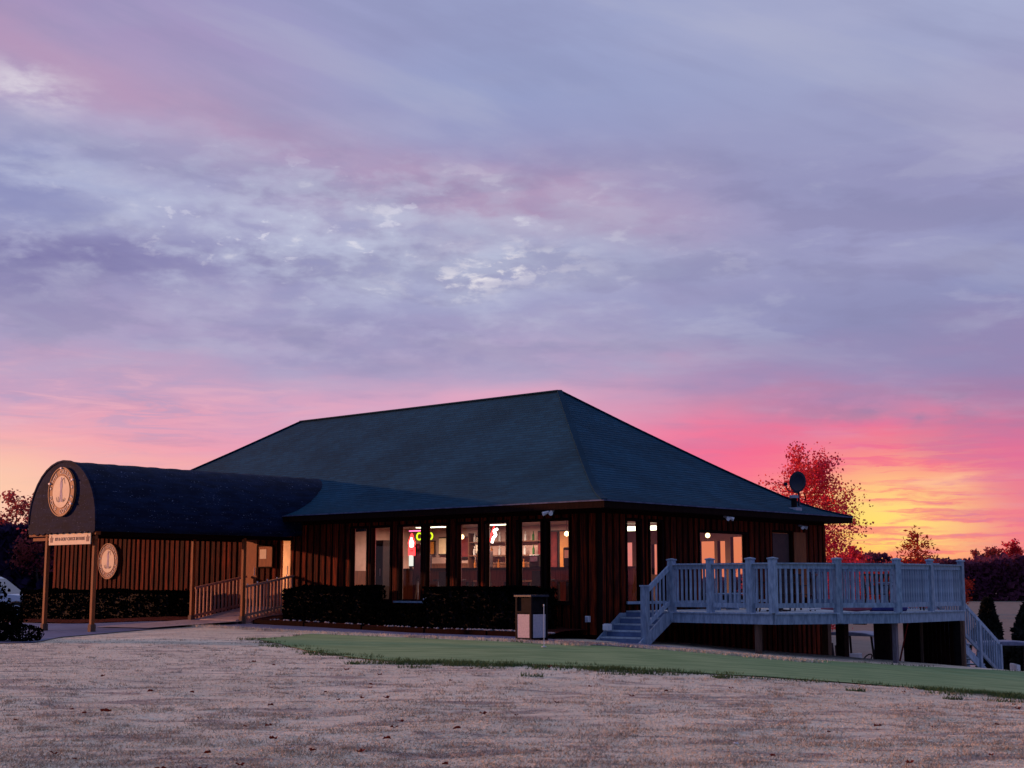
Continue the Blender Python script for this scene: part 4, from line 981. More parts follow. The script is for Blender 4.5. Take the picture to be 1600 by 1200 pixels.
for sx in (-1, 1):
    for sy in (-1, 1): m.box(sx * h_ - .03, sx * h_ + .03, sy * h_ - .03, sy * h_ + .03, .66, .98)
m.box(-h_ + .02, h_ - .02, -h_ + .02, h_ - .02, .66, .96); m.build('hood', M['black'], t_)
m = MB(); m.box(-h_ - .055, h_ + .055, -h_ - .055, h_ + .055, .98, 1.03); m.build('lid', M['dishgrey'], t_, bevel=.008)
p = (.66, 29.5); zb = gz(*p) + .03
t_ = thing('practice_flag_pin', 'thin white practice pin standing in the green below the litter bin', 'golf pin', (p[0], p[1], zb))
m = MB(); m.tube((0, 0, -.02), (0, 0, .84), .008, .008, 6); m.build('pin_stick', M['white'], t_)
m = MB(); m.tube((0, 0, .0), (0, 0, .012), .055, .055, 12); m.build('cup_liner', M['white'], t_)
m = MB(); m.tube((0, 0, .84), (0, 0, .87), .016, .012, 8); m.build('finial', M['white'], t_)
grp = 'timber edging along the mulch bed'
spans = [(-11.5, -9.2), (-9.15, -6.8), (-6.75, -4.4), (-4.35, -2.2), (-2.15, -.35)]
nms = ['leftmost, next to the ramp', 'second from the ramp', 'middle one under the window gap', 'second from the steps', 'last one before the steps']
for (s0, s1_), nm in zip(spans, nms):
    p = L((s0 + s1_) / 2, -1.70); t_ = MB(); ln = (s1_ - s0) / 2
    t_.box(-ln, ln, -.07, .07, -.05, .14); o = t_.build('edging_timber', M['sheet'], None, bevel=.01); o.location = (p[0], p[1], gz(p[0], p[1])); o.rotation_euler = (0, 0, RB)
    tag(o, 'dark landscape timber edging the mulch, ' + nm, 'edging timber', grp)
peb = MB(); random.seed(5)
for _ in range(420):
    a_ = random.uniform(-2.9, -.35) if random.random() < .75 else random.uniform(-11, -3); b_ = -1.45 + random.gauss(0, .10); p = L(a_, b_); r = random.uniform(.02, .05); z = gz(p[0], p[1]) + .15
    o = len(peb.v); peb.add([(p[0] + r * sx, p[1] + r * sy * .8, z + r * sz * .6) for sx, sy, sz in ((1, 0, 0), (0, 1, 0), (-1, 0, 0), (0, -1, 0), (0, 0, 1), (0, 0, -1))],
                            [(0, 1, 4), (1, 2, 4), (2, 3, 4), (3, 0, 4), (1, 0, 5), (2, 1, 5), (3, 2, 5), (0, 3, 5)])
tag(peb.build('pebbles', M['stone']), 'pale pebbles scattered on the mulch behind the timber edging', 'pebbles', kind='stuff')

# ------------------------------------------------------------------ foliage helpers
def leafcloud(pts, size, jit=.5, aspect=1.):
    n = len(pts); P_ = np.array(pts); s = size * (1 - jit / 2 + jit * np.random.rand(n))
    d1 = np.random.normal(size=(n, 3)); d1 /= np.linalg.norm(d1, axis=1)[:, None]; d2 = np.cross(d1, np.random.normal(size=(n, 3))); d2 /= np.linalg.norm(d2, axis=1)[:, None]
    V = np.empty((n * 4, 3)); a_ = d1 * s[:, None] * .5 * aspect; b_ = d2 * s[:, None] * .5
    V[0::4] = P_ - a_; V[1::4] = P_ + b_; V[2::4] = P_ + a_ * .9 + np.cross(d1, d2) * s[:, None] * .15; V[3::4] = P_ - b_
    me = bpy.data.meshes.new('leaves'); me.vertices.add(n * 4); me.vertices.foreach_set('co', V.ravel()); me.loops.add(n * 4); me.loops.foreach_set('vertex_index', np.arange(n * 4))
    me.polygons.add(n); me.polygons.foreach_set('loop_start', np.arange(0, n * 4, 4)); me.update(calc_edges=True); return me
def hedge(name, lab, a0, a1, b0, b1, zt, n, wav=.05):
    p0 = L((a0 + a1) / 2, (b0 + b1) / 2); zb = gz(p0[0], p0[1]); t_ = thing(name, lab, 'hedge', (p0[0], p0[1], zb), RB, 'clipped hedges along the front wall')
    ha, hb = (a1 - a0) / 2, (b1 - b0) / 2; H_ = zt - zb; pts = []
    for _ in range(n):
        f = random.random(); x = random.uniform(-ha, ha); top = H_ + wav * mnoise.noise((x * 1.3 + a0, 0, 0)) * 2
        e = lambda: abs(random.gauss(0, .03))
        if f < .4: pts.append((x, random.uniform(-hb, hb), top - e()))
        elif f < .8: pts.append((x, -hb + e(), random.uniform(0, top)))
        elif f < .9: pts.append((ha - e(), random.uniform(-hb, hb), random.uniform(0, top)))
        else: pts.append((-ha + e(), random.uniform(-hb, hb), random.uniform(0, top)))
    me = leafcloud(pts, .085); me.materials.append(M['hedge']); link(me, 'foliage', t_)
    m = MB(); m.box(-ha + .06, ha - .06, -hb + .06, hb - .06, 0, H_ - .09); m.build('dark_core', M['black'], t_)  # solid black box core inside the leaf shell
random.seed(3)
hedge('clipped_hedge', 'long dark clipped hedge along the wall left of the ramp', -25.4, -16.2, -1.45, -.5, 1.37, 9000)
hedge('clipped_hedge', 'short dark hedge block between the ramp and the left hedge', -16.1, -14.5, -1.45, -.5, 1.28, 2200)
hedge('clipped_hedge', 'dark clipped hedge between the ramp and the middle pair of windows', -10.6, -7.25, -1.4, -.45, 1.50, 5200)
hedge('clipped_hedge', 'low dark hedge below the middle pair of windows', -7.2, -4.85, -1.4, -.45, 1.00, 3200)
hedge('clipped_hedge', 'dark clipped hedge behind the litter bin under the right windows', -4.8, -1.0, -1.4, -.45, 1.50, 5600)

def shrub(name, lab, loc, r, h, n, mt, size=.07):
    t_ = thing(name, lab, 'shrub', loc); pts = []
    for _ in range(n):
        v = Vector((random.gauss(0, 1), random.gauss(0, 1), random.gauss(0, 1))).normalized() * random.uniform(.75, 1.05) * (1 + .22 * mnoise.noise((random.random() * 3, random.random() * 3, 0)))
        pts.append((v.x * r, v.y * r, h * .5 + v.z * h * .5))
    me = leafcloud(pts, size); me.materials.append(mt); link(me, 'foliage', t_)
    m = MB()
    for k in range(9): a_ = k * .7; m.tube((0, 0, 0), (r * .7 * math.cos(a_), r * .7 * math.sin(a_), h * .8), .02, .006, 4)
    m.build('stem', M['bark'], t_)
p = (-11.85, 32.4); shrub('shrub', 'dark round shrub at the left edge in front of the parked car', (p[0], p[1], gz(*p)),   .70, .90, 2800, M['hedge'], .08)
p = (-12.9, 33.6); shrub('shrub', 'taller sparse twiggy shrub whose leaves fleck the windscreen of the parked car', (p[0], p[1], gz(*p)), 1.0, 1.66, 1000, M['hedge'], .09)
p = (-10.9, 31.9); shrub('shrub', 'low sprawling shrub growing beside the driveway edge', (p[0], p[1], gz(*p)), .42, .38, 800, M['hedge'], .06)

def tree(name, lab, loc, H_, prof_, nbr, nleaf, lsize, mleaf, mbark, seed, tr=.12, clumpy=.25, group=None, up=.55, aspect=1., lean=0.):
    random.seed(seed); np.random.seed(seed)
    t_ = thing(name, lab, 'tree', loc, 0, group); m = MB(); pts = []; tips = []
    K = 10; tk = [Vector((lean * (k / K) ** 2 + .02 * H_ * random.uniform(-1, 1) * (k > 0), .02 * H_ * random.uniform(-1, 1) * (k > 0), H_ * .96 * k / K)) for k in range(K + 1)]
    for k in range(K): m.tube(tk[k], tk[k + 1], tr * (1 - k / K * .85), tr * (1 - (k + 1) / K * .85), 6, cap=False)
    def pt(f): i = min(K - 1, int(f * K)); return tk[i].lerp(tk[i + 1], f * K - i)
    hs = [q[0] for q in prof_]; rs = [q[1] for q in prof_]
    for i in range(nbr):
        f = hs[0] + (hs[-1] - hs[0]) * ((i + random.random()) / nbr) * .97; rad = float(np.interp(f, hs, rs)); a_ = random.random() * 2 * PI + i * 2.4
        p0 = pt(max(.03, f - rad / H_ * up * .9)); p2 = pt(min(1, f)) ; p2 = Vector((p2.x + rad * math.cos(a_), p2.y + rad * math.sin(a_), H_ * f + random.uniform(-.02, .03) * H_))
        p1 = p0.lerp(p2, .5) + Vector((0, 0, -rad * .08)); r0 = tr * .32 * (1 - f * .6)
        m.tube(p0, p1, r0, r0 * .6, 4, cap=False); m.tube(p1, p2, r0 * .6, r0 * .2, 4, cap=False)
        for j in range(7):
            g_ = random.uniform(.25, 1); c = p0.lerp(p1, g_ * 2) if g_ < .5 else p1.lerp(p2, g_ * 2 - 1)
            e = c + Vector((random.gauss(0, 1), random.gauss(0, 1), random.gauss(.35, .6))) * rad * .26; m.tube(c, e, r0 * .28, r0 * .12, 3, cap=False); tips.append((c, e))
    for _ in range(nleaf):
        c, e = random.choice(tips); q = c.lerp(e, random.uniform(.2, 1.15)); s = clumpy; pts.append((q.x + random.gauss(0, s), q.y + random.gauss(0, s), q.z + random.gauss(0, s)))
    m.build('trunk', mbark, t_, fix=False)
    if nleaf:
        me = leafcloud(pts, lsize, .7, aspect); me.materials.append(mleaf); link(me, 'crown', t_)
    return t_
def at(x_ratio, D): return (x_ratio * D, D, gz(x_ratio * D, D) - .1)
# the red backlit tree behind the roof
tree('red_leaved_tree', 'tall red leaved tree glowing against the sunset behind the roof end', at(.2085, 86), 12.3, [(.18, 2.2), (.32, 3.2), (.45, 3.2), (.6, 2.8), (.75, 2.35), (.88, 1.75), (.96, 1.1), (1, .4)], 80, 20000, .135, M['redleaf'], M['farbark'], 21, .15, .24)
tree('small_red_tree', 'shorter dark red tree right of the tall one beyond the deck', at(.240, 195), 9.2, [(.2, 2.4), (.5, 3.2), (.8, 2.3), (1, .5)], 30, 5200, .34, M['redleaf'], M['farbark'], 22, .09, .16)
tree('small_red_tree', 'low dark bush like tree against the far wall corner', at(.229, 185), 7.2, [(.1, 2.6), (.5, 3.2), (.8, 2.4), (1, .6)], 28, 5200, .32, M['pinkleaf'], M['farbark'], 23, .09, .14)
tree('bare_tree', 'slender bare orange tree standing against the yellow sky', at(.2862, 150), 10.3, [(.3, 1.8), (.48, 3.0), (.62, 1.6), (.78, 1.7), (.9, 1.3), (1, .5)], 46, 1500, .17, M['oranget'], M['orangebark'], 24, .12, .30, aspect=2.8, up=1.2)
tree('bare_tree', 'thin leaning bare tree left of the slender orange one', at(.277, 152), 7.6, [(.4, 1.4), (.6, 2.0), (.85, 1.6), (1, .5)], 22, 420, .2, M['oranget'], M['orangebark'], 25, .07, .28, aspect=2.6, lean=-.5)
for i, (rx, D, H_, rr, lab) in enumerate(((.2535, 170, 7.0, 2.6, 'hazy pink scrub tree left of the slender orange tree'), (.263, 175, 6.8, 2.6, 'hazy pink scrub tree just above the deck rail'), (.296, 165, 6.9, 2.3, 'orange pink scrub tree right of the slender orange tree'), (.305, 172, 6.4, 2.0, 'small pink scrub tree above the far deck posts'), (.3145, 178, 5.8, 1.8, 'smallest pink scrub tree near the last deck post'))):
    tree('scrub_tree', lab, at(rx, D), H_, [(.42, rr * .7), (.6, rr), (.8, rr * .8), (1, rr * .3)], 22, 2200, .26, M['oranget'] if i != 1 else M['pinkleaf'], M['orangebark'], 40 + i, .08, .26, 'scrub trees on the horizon')
for i, (rx, D, H_, rr, lab) in enumerate(((.330, 300, 10.2, 3.2, 'leftmost bushy tree rising above the dark wood on the right'), (.341, 298, 10.9, 3.2, 'bushy tree in the middle of the clump on the right skyline'), (.3525, 296, 12., 2.8, 'tallest spiky tree in the clump on the right skyline'), (.372, 302, 8.8, 3.4, 'lowest rounded tree at the right edge of the skyline'))):
    tree('skyline_tree', lab, at(rx, D), H_, [(.35, rr * .8), (.6, rr), (.82, rr * .75), (1, rr * .35)], 26, 3200, .40, M['pinkleaf'] if i != 2 else M['redleaf'], M['farbark'], 60 + i, .1, .24, 'trees on the right skyline')
for i, (rx, D, H_, rr, lab) in enumerate(((-.352, 100, 8.0, 2.0, 'left one of the two red tinged trees at the left edge'), (-.3335, 96, 6.8, 1.5, 'right one of the two red tinged trees beside the canopy'))):
    tree('red_tinged_tree', lab, at(rx, D), H_, [(.4, rr * .9), (.65, rr * 1.1), (.85, rr), (1, rr * .4)], 30, 2600, .2, M['pinkleaf'], M['bark'], 70 + i, .12, .2, 'red tinged trees on the left', lean=.3)
# far woods (one mass each)
def wood(name, lab, x0, x1, D, depth, htop, n, size, mt, seed):
    random.seed(seed); np.random.seed(seed); pts = []
    for _ in range(n):
        x = random.uniform(x0, x1); y = D + random.random() ** 1.6 * depth; z0 = gz(x, y); hh = htop * (1 + .26 * mnoise.noise((x * .11, 3, seed)) + .24 * mnoise.noise((x * .42, 3, seed)) + .12 * mnoise.noise((x * 1.3, 3, seed)))
        pts.append((x, y, z0 + hh * (random.random() ** .75)))
    me = leafcloud(pts, size, .8, 1.5); me.materials.append(mt); o = link(me, name); tag(o, lab, 'woodland', kind='stuff')
    m = MB(); X = x0; st = (x1 - x0) / 60; vs = []
    return o
wood('far_wood', 'dark purple wood across the far field on the right', 62, 175, 268, 26, 7.6, 48000, .72, M['purplewood'], 5)
wood('far_wood_behind', 'low dark wood running along the horizon behind the building', -160, 66, 300, 20, 4.0, 20000, 1.3, M['purplewood'], 6)
wood('left_wood', 'dark blue wood behind the parked car at the left edge', -62, -24, 96, 12, 5.4, 17000, .62, M['bluewood'], 7)
# dark conifers on the slope at the right
def conifer(lab, loc, H_, r, n, seed):
    random.seed(seed); np.random.seed(seed); t_ = thing('conifer', lab, 'tree', loc, 0, 'young conifers on the right'); pts = []
    for _ in range(n):
        f = random.random() ** 1.25; a_ = random.random() * 2 * PI; lay = .72 + .28 * abs(math.sin(f * 26 + 1.3 * math.sin(a_ * 3))); rr = r * (1 - f) ** .8 * lay * (random.random() ** .35) * (1 + .5 * mnoise.noise((math.cos(a_) * 1.6, math.sin(a_) * 1.6, f * 7 + seed))) + .04
        if f < .08: rr *= .8
        pts.append((rr * math.cos(a_), rr * math.sin(a_), H_ * (.04 + f * .96) - rr * .12))
    me = leafcloud(pts, .13, .8, 2.2); me.materials.append(M['conifer']); link(me, 'crown', t_)
    m = MB(); m.tube((0, 0, 0), (0, 0, H_ * .97), .08, .012, 7); m.build('trunk', M['bark'], t_)
conifer('left one of the two dark young conifers beyond the deck stair', at(.3335, 52), 3.45, 1.15, 8500, 81)
conifer('right dark young conifer cut by the right edge of the view', at(.3615, 47), 3.35, 1.3, 7500, 82)

# ------------------------------------------------------------------ golf carts
M['cartroof'] = pmat('dusty_blue_cart_roof', (.15, .17, .28), (.10, .11, .2), .5, 5, bump=.1)
def cart(loc, rz, lab):
    t_ = thing('golf_cart', lab, 'golf cart', loc, rz, 'golf carts parked behind the deck')
    m = MB(); m.prism([(-1.15, .30), (-1.18, .62), (-.95, .70), (-.25, .68), (-.15, .40), (.45, .36), (.62, .40), (.80, .80), (1.08, .74), (1.2, .50), (1.18, .30)], -.56, .56); m.build('body', M['dark'], t_, bevel=.03)
    m = MB()
    pr = [(-.95, 1.80), (-.9, 1.86), (-.3, 1.90), (.5, 1.87), (.88, 1.80), (.90, 1.765), (-.93, 1.765)]; m.prism(pr, -.58, .58); m.build('roof', M['cartroof'], t_, bevel=.02)
    for (x0, x1) in ((-.80, -.86), (.86, .72)):
        for sy in (-1, 1):
            m = MB(); m.beam((x0, sy * .52, .68), (x1, sy * .52, 1.77), .05, .05); m.build('roof_strut', M['black'], t_)
    m = MB(); m.box(-.42, .12, -.5, .5, .68, .82); m.build('seat', M['white'], t_, bevel=.03)
    m = MB(); m.beam((-.44, -.5, 1.0), (-.44, .5, 1.0), .12, .38); m.build('seat_back', M['white'], t_, bevel=.02)
    m = MB(); m.add([(.86, -.5, .80), (.86, .5, .80), (.70, .5, 1.74), (.70, -.5, 1.74), (.88, -.5, .80), (.88, .5, .80), (.72, .5, 1.74), (.72, -.5, 1.74)], [(0, 1, 2, 3), (7, 6, 5, 4), (0, 4, 5, 1), (1, 5, 6, 2), (2, 6, 7, 3), (3, 7, 4, 0)]); m.build('windshield', M['cartglass'], t_)
    m = MB(); n = 16; c = Vector((.36, -.25, 1.06)); 
    for i in range(n):
        f = lambda k: c + Vector((.10 * math.cos(2 * PI * k / n), .19 * math.sin(2 * PI * k / n), .15 * math.cos(2 * PI * k / n)))
        m.tube(f(i), f(i + 1), .02, .02, 5)
    m.tube(c, (.66, -.25, .78), .025, .03, 6); m.build('steering_wheel', M['black'], t_)
    for x in (-.75, .78):
        for sy in (-1, 1):
            m = MB(); m.tube((x, sy * .60, .24), (x, sy * .42, .24), .235, .235, 18); wl = m.build('wheel', M['tyre'], t_)
            m = MB(); m.tube((x, sy * .61, .24), (x, sy * .595, .24), .12, .12, 12); m.build('hub', M['rim'], wl)
    m = MB(); m.tube((-1.05, -.2, .72), (-1.12, -.2, 1.5), .13, .11, 10); m.tube((-1.05, .22, .72), (-1.12, .22, 1.42), .13, .11, 10); m.build('bag_rack', M['dark'], t_)
    return t_
p = (11.12, 45.4); cart((p[0], p[1], gz(*p)), R(-50), 'golf cart with pale windshield seen under the middle of the deck')
p = (15.05, 44.2); cart((p[0], p[1], gz(*p)), R(172), 'golf cart mostly hidden behind the right hand deck stair')
t_ = thing('leaning_rake', 'red handled rake leaning by the brick pier below the deck', 'rake', L(4.35, 6.95, gz(*L(4.35, 6.95)[:2])), RB)
m = MB(); m.tube((0, 0, 0), (.25, .12, 1.15), .022, .022, 6); m.build('shaft', M['red'], t_)
m = MB(); m.box(-.18, .18, -.02, .02, .0, .04)
for i in range(8): m.box(-.17 + i * .045, -.16 + i * .045, -.02, -.01, -.06, .0)
m.build('rake_head', M['metal'], t_)

# ------------------------------------------------------------------ parked car at the left
D = 55.; cx = -.366 * D
t_ = thing('parked_car', 'pale blue white car facing right parked at the left edge behind a shrub', 'car', (cx, D, gz(cx, D)), R(-4))
body = [(-2.3, .35), (-2.35, .75), (-2.25, 1.02), (.95, 1.02), (1.9, .92), (2.15, .78), (2.2, .4), (1.82, .35), (1.80, .52), (1.62, .70), (1.40, .74), (1.18, .70), (1.02, .52), (1.0, .30), (-1.0, .30), (-1.02, .52), (-1.18, .70), (-1.4, .74), (-1.62, .70), (-1.8, .52), (-1.82, .35)]
m = MB(); m.prism(body, -.88, .88); m.build('body', M['carwhite'], t_, bevel=.02)
m = MB(); m.add([(-2.15, -.86, 1.03), (.95, -.86, 1.03), (.25, -.68, 1.60), (-1.75, -.68, 1.62), (-2.15, .86, 1.03), (.95, .86, 1.03), (.25, .68, 1.60), (-1.75, .68, 1.62)],
                [(0, 1, 2, 3), (7, 6, 5, 4), (1, 5, 6, 2), (0, 3, 7, 4), (3, 2, 6, 7)]); m.build('glasshouse', M['cardark'], t_)
m = MB(); m.add([(-1.78, -.69, 1.615), (.22, -.69, 1.60), (.22, .69, 1.60), (-1.78, .69, 1.615), (-1.7, -.6, 1.68), (.10, -.6, 1.665), (.10, .6, 1.665), (-1.7, .6, 1.68)],
                [(4, 5, 6, 7), (0, 1, 5, 4), (1, 2, 6, 5), (2, 3, 7, 6), (3, 0, 4, 7)]); m.build('roof', M['carwhite'], t_)
for x0, x1 in (((.97, -.87, 1.02), (.22, -.69, 1.62)), ((-.45, -.88, 1.02), (-.5, -.69, 1.62)), ((-1.5, -.88, 1.02), (-1.35, -.69, 1.62))):
    m = MB(); m.beam(x0, x1, .05, .06); m.build('window_pillar', M['carwhite'], t_)
for x in (-1.4, 1.4):
    for sy in (-1, 1):
        m = MB(); m.tube((x, sy * .89, .345), (x, sy * .68, .345), .345, .345, 24); wl = m.build('wheel', M['tyre'], t_)
        m = MB()
        for k in range(7):
            a_ = 2 * PI * k / 7; m.beam((x + .04 * math.cos(a_), sy * .90, .345 + .04 * math.sin(a_)), (x + .235 * math.cos(a_), sy * .90, .345 + .235 * math.sin(a_)), .015, .06, up=(0, 1, 0))
        n = 24
        for k in range(n): m.beam((x + .24 * math.cos(2 * PI * k / n), sy * .895, .345 + .24 * math.sin(2 * PI * k / n)), (x + .24 * math.cos(2 * PI * (k + 1) / n), sy * .895, .345 + .24 * math.sin(2 * PI * (k + 1) / n)), .02, .03, up=(0, 1, 0))
        m.build('rim', M['rim'], wl)
for sy in (-.72, .72):
    m = MB(); m.box(2.05, 2.19, sy - .16, sy + .16, .62, .76); m.build('headlight', M['white'], t_)

# ------------------------------------------------------------------ inside: neon signs, shelf, furniture, a person
def neon(a_, z, w_, h_, kind, lab, b_=.30):
    t_ = thing('neon_sign', lab, 'neon sign', L(a_, b_, z), RB)
    if kind == 'flame':
        m = MB(); m.path([(-.08, 0, -.12), (-.13, 0, .0), (-.07, 0, .12), (.0, 0, .26), (.06, 0, .10), (.12, 0, 0), (.08, 0, -.12)], .022, 6); m.build('red_tube', M['neonred'], t_)
        m = MB(); m.path([(-.04, 0, -.12), (-.06, 0, .0), (0, 0, .14), (.05, 0, .0), (.02, 0, -.12)], .03, 6); m.build('white_tube', M['neonwhite'], t_)
    elif kind == 'box':
        m = MB(); m.box(-w_ / 2, w_ / 2, -.02, .02, -h_ / 2, h_ / 2); m.build('lit_face', M['neonred'], t_)
        m = MB(); m.box(-w_ / 2 - .02, w_ / 2 + .02, .021, .06, -h_ / 2 - .02, h_ / 2 + .02); m.build('case', M['black'], t_)
        m = MB(); m.box(-w_ * .1, w_ * .36, -.03, -.021, .0, h_ * .14); m.box(-w_ * .1, w_ * .36, -.03, -.021, -.1 * h_, -.0 * h_ - .02); m.build('stripe', M['letter'], t_)
    elif kind == 'bar':
        m = MB(); m.tube((0, 0, -h_ / 2), (0, 0, h_ / 2), w_ / 2, w_ / 2, 8); m.build('blue_tube', M['neonblue'], t_)
        m = MB(); m.tube((-.05, 0, -h_ / 2), (-.05, 0, h_ * .3), .018, .018, 6); m.build('white_tube', M['neonwhite'], t_)
        m = MB(); m.box(-.09, .06, .03, .05, -h_ / 2, h_ / 2); m.build('backing', M['black'], t_)
    elif kind == 'beads':
        m = MB(); m.path([(.09, 0, .24), (-.03, 0, .20), (.04, 0, .08), (-.06, 0, .0), (-.1, 0, -.12)], .034, 6); m.build('white_tube', M['neonwhite'], t_)
        m = MB(); m.path([(-.02, 0, .3), (-.12, 0, .12), (-.16, 0, -.1)], .02, 6); m.build('red_tube', M['neonred'], t_)
    elif kind == 'pink':
        m = MB(); m.tube((-w_ / 2, 0, 0), (w_ / 2, 0, 0), .018, .018, 6); m.build('pink_tube', M['neonpink'], t_)
        m = MB(); m.tube((-w_ / 2, .01, .0), (-w_ / 2, .01, .1), .006); m.tube((w_ / 2, .01, .0), (w_ / 2, .01, .1), .006); m.build('hanger', M['black'], t_)
    elif kind == 'lit':
        m = MB(); m.box(-w_ / 2, w_ / 2, -.02, .02, -h_ / 2, h_ / 2); m.build('lit_face', M['litsign'], t_)
        m = MB(); m.box(-w_ / 2 - .03, w_ / 2 + .03, .021, .06, -h_ / 2 - .03, h_ / 2 + .03); m.build('case', M['black'], t_)
    elif kind == 'od':
        for ch, cx_ in (('O', -.20), ('D', .24)): me = textmesh(ch, .30, .012); me.materials.append(M['neonyellow']); o = link(me, 'letter', t_); upright(o, 0); o.location = (cx_, 0, 0)
        m = MB(); m.tube((-.3, .02, .14), (-.3, .02, .22), .006); m.tube((.3, .02, .14), (.3, .02, .22), .006); m.build('hanger', M['black'], t_)
    return t_
neon(-7.02, 2.74, .3, .4, 'flame', 'red and white flame shaped neon sign in the third window')
neon(-7.02, 2.50, .24, .24, 'box', 'red lit box sign below the flame shaped neon')
neon(-7.04, 2.24, .14, .30, 'lit', 'small white lit card sign under the red box sign')
neon(-6.52, 2.90, .6, .3, 'od', 'yellow green neon letters hanging across the middle pair of windows')
neon(-6.75, 3.07, .75, .1, 'pink', 'thin pink neon tube along the top of the third window')
neon(-3.26, 2.78, .05, .46, 'bar', 'bright blue and white upright neon in the sixth window', .25)
neon(-3.78, 2.80, .3, .4, 'beads', 'white and red squiggle neon in the left of the sixth window', .25)
neon(-1.28, 2.72, .34, .16, 'lit', 'white lit oblong sign hanging in the last front window', .9)
for (a_, b_, z, c, e, r_) in ((-7.3, .7, 2.9, (1, .05, .16), 16, .12), (-3.9, 1.0, 2.8, (.95, .06, .30), 14, .12), (-2.9, 2.0, 3.1, (1, .08, .03), 16, .1)):
    ld = bpy.data.lights.new('neon_glow', 'POINT'); ld.energy = e; ld.color = c; ld.shadow_soft_size = r_; lo = bpy.data.objects.new('neon_glow', ld); COL.objects.link(lo); lo.location = L(a_, b_, z)  # unseen point lamps added to spread the neon colours indoors
t_ = thing('wall_shelf', 'open shelf unit with bottles against the inner wall', 'shelf', L(-7.6, 5.0, FLOOR + 1.1), RB)
m = MB()
for z in (0, .42, .84): m.box(-1.6, 1.6, -.14, .13, z, z + .03)
m.build('shelf_board', M['iwood'], t_)
for x in (-1.6, 0, 1.6): m = MB(); m.box(x - .02, x + .02, -.14, .13, -.1, 1.15); m.build('upright', M['iwood'], t_)
bot = MB(); bot.lathe([(0, 0), (.038, 0), (.038, .17), (.014, .22), (.014, .29), (0, .29)], 10); bme2 = bot.mesh('bottle')
mm_ = [pmat('amber_bottle', (.35, .12, .03), (.25, .08, .02), .2, 5, bump=0), pmat('green_bottle', (.05, .16, .05), (.03, .1, .03), .2, 5, bump=0), pmat('pale_bottle', (.6, .6, .58), (.5, .5, .5), .2, 5, bump=0)]
bms = []
for q in mm_: c = bme2.copy(); c.materials.append(q); bms.append(c)
nn = 0
for z in (0, .42, .84):
    for k in range(9):
        x = -1.45 + k * .35 + random.uniform(-.04, .04)
        o = link(bms[(k * 5 + int(z * 7)) % 3], 'bottle', None, L(-7.6 + x, 5.0, FLOOR + 1.13 + z), 0)
        tag(o, 'small bottle standing on the open shelf seen through the front windows', 'bottle', 'bottles on the inside shelf'); nn += 1
t_ = thing('bar_counter', 'long dark wooden bar counter across the room behind the front windows', 'bar counter', L(-6.2, 3.7, FLOOR), RB)
m = MB(); m.box(-4.6, 4.6, -.3, .3, 0, 1.08); m.build('front', M['iwood'], t_)
m = MB(); m.box(-4.7, 4.7, -.38, .36, 1.08, 1.14); m.build('countertop', M['dark'], t_)
for i, (a_, h_, lab) in enumerate(((-9.9, .42, 'till'), (-8.6, .3, 'low box'), (-7.3, .5, 'tall urn'), (-5.2, .36, 'coffee machine'), (-3.9, .55, 'display case'), (-2.4, .34, 'small case'))):
    t_ = thing('counter_item', 'dark %s standing on the bar counter seen through the windows' % lab, 'counter item', L(a_, 3.6, FLOOR + 1.142), RB)
    m = MB(); m.box(-.2, .2, -.16, .16, 0, h_); m.build('case', M['dark'], t_, bevel=.02)
    m = MB(); m.box(-.14, .14, -.175, -.161, h_ * .45, h_ * .85); m.build('front_panel', (M['screen'], M['maroon'], M['amber'], M['metal'], M['tan'], M['screen'])[i], t_)
for i, a_ in enumerate((-9.6, -8.7, -7.8, -5.4, -4.3, -3.1, -2.2)):
    t_ = thing('bar_stool', 'dark bar stool in front of the counter', 'bar stool', L(a_, 3.05, FLOOR), RB, 'bar stools along the counter')
    t_['label'] = 'dark bar stool in front of the counter, ' + ('leftmost of the row', 'second from the left', 'third from the left', 'fourth, in the middle', 'third from the right', 'second from the right', 'rightmost of the row')[i]
    m = MB(); m.tube((0, 0, .74), (0, 0, .80), .18, .18, 14); m.build('seat', M['dark'], t_)
    m = MB(); m.tube((0, 0, .02), (0, 0, .74), .025); m.tube((0, 0, 0), (0, 0, .02), .2, .2, 14); m.build('pedestal', M['metal'], t_)
t_ = thing('display_cabinet', 'tall dark cabinet standing inside the second window', 'cabinet', L(-8.74, .75, FLOOR), RB)
m = MB(); m.box(-.26, .26, -.2, .2, 0, 1.92); m.build('case', M['dark'], t_)
m = MB(); m.box(-.22, .22, -.215, -.201, .1, 1.8); m.build('door_panel', M['black'], t_)
m = MB(); m.box(.16, .18, -.24, -.216, .9, 1.1); m.build('handle', M['metal'], t_)
def ichair(loc, rz, lab):
    t_ = thing('dining_chair', lab, 'chair', loc, rz, 'dining chairs inside')
    m = MB(); m.box(-.22, .22, -.22, .22, .43, .48); m.build('seat', M['dark'], t_)
    m = MB(); m.box(-.2, .2, .19, .23, .6, 1.0); m.build('backrest', M['dark'], t_)
    for sx in (-1, 1):
        for sy in (-1, 1): m = MB(); m.box(sx * .19 - .02, sx * .19 + .02, sy * .19 - .02, sy * .19 + .02, 0, .43 if sy < 0 else .98); m.build('leg', M['dark'], t_)
def itable(loc, lab):
    t_ = thing('dining_table', lab, 'table', loc, RB)
    m = MB(); m.box(-.5, .5, -.4, .4, .72, .76); m.build('tabletop', M['iwood'], t_)
    for sx in (-1, 1):
        for sy in (-1, 1): m = MB(); m.box(sx * .44 - .03, sx * .44 + .03, sy * .34 - .03, sy * .34 + .03, 0, .72); m.build('leg', M['dark'], t_)
itable(L(-5.6, 1.2, FLOOR), 'dining table inside behind the fourth window'); itable(L(-2.3, 1.3, FLOOR), 'dining table inside behind the last two front windows')
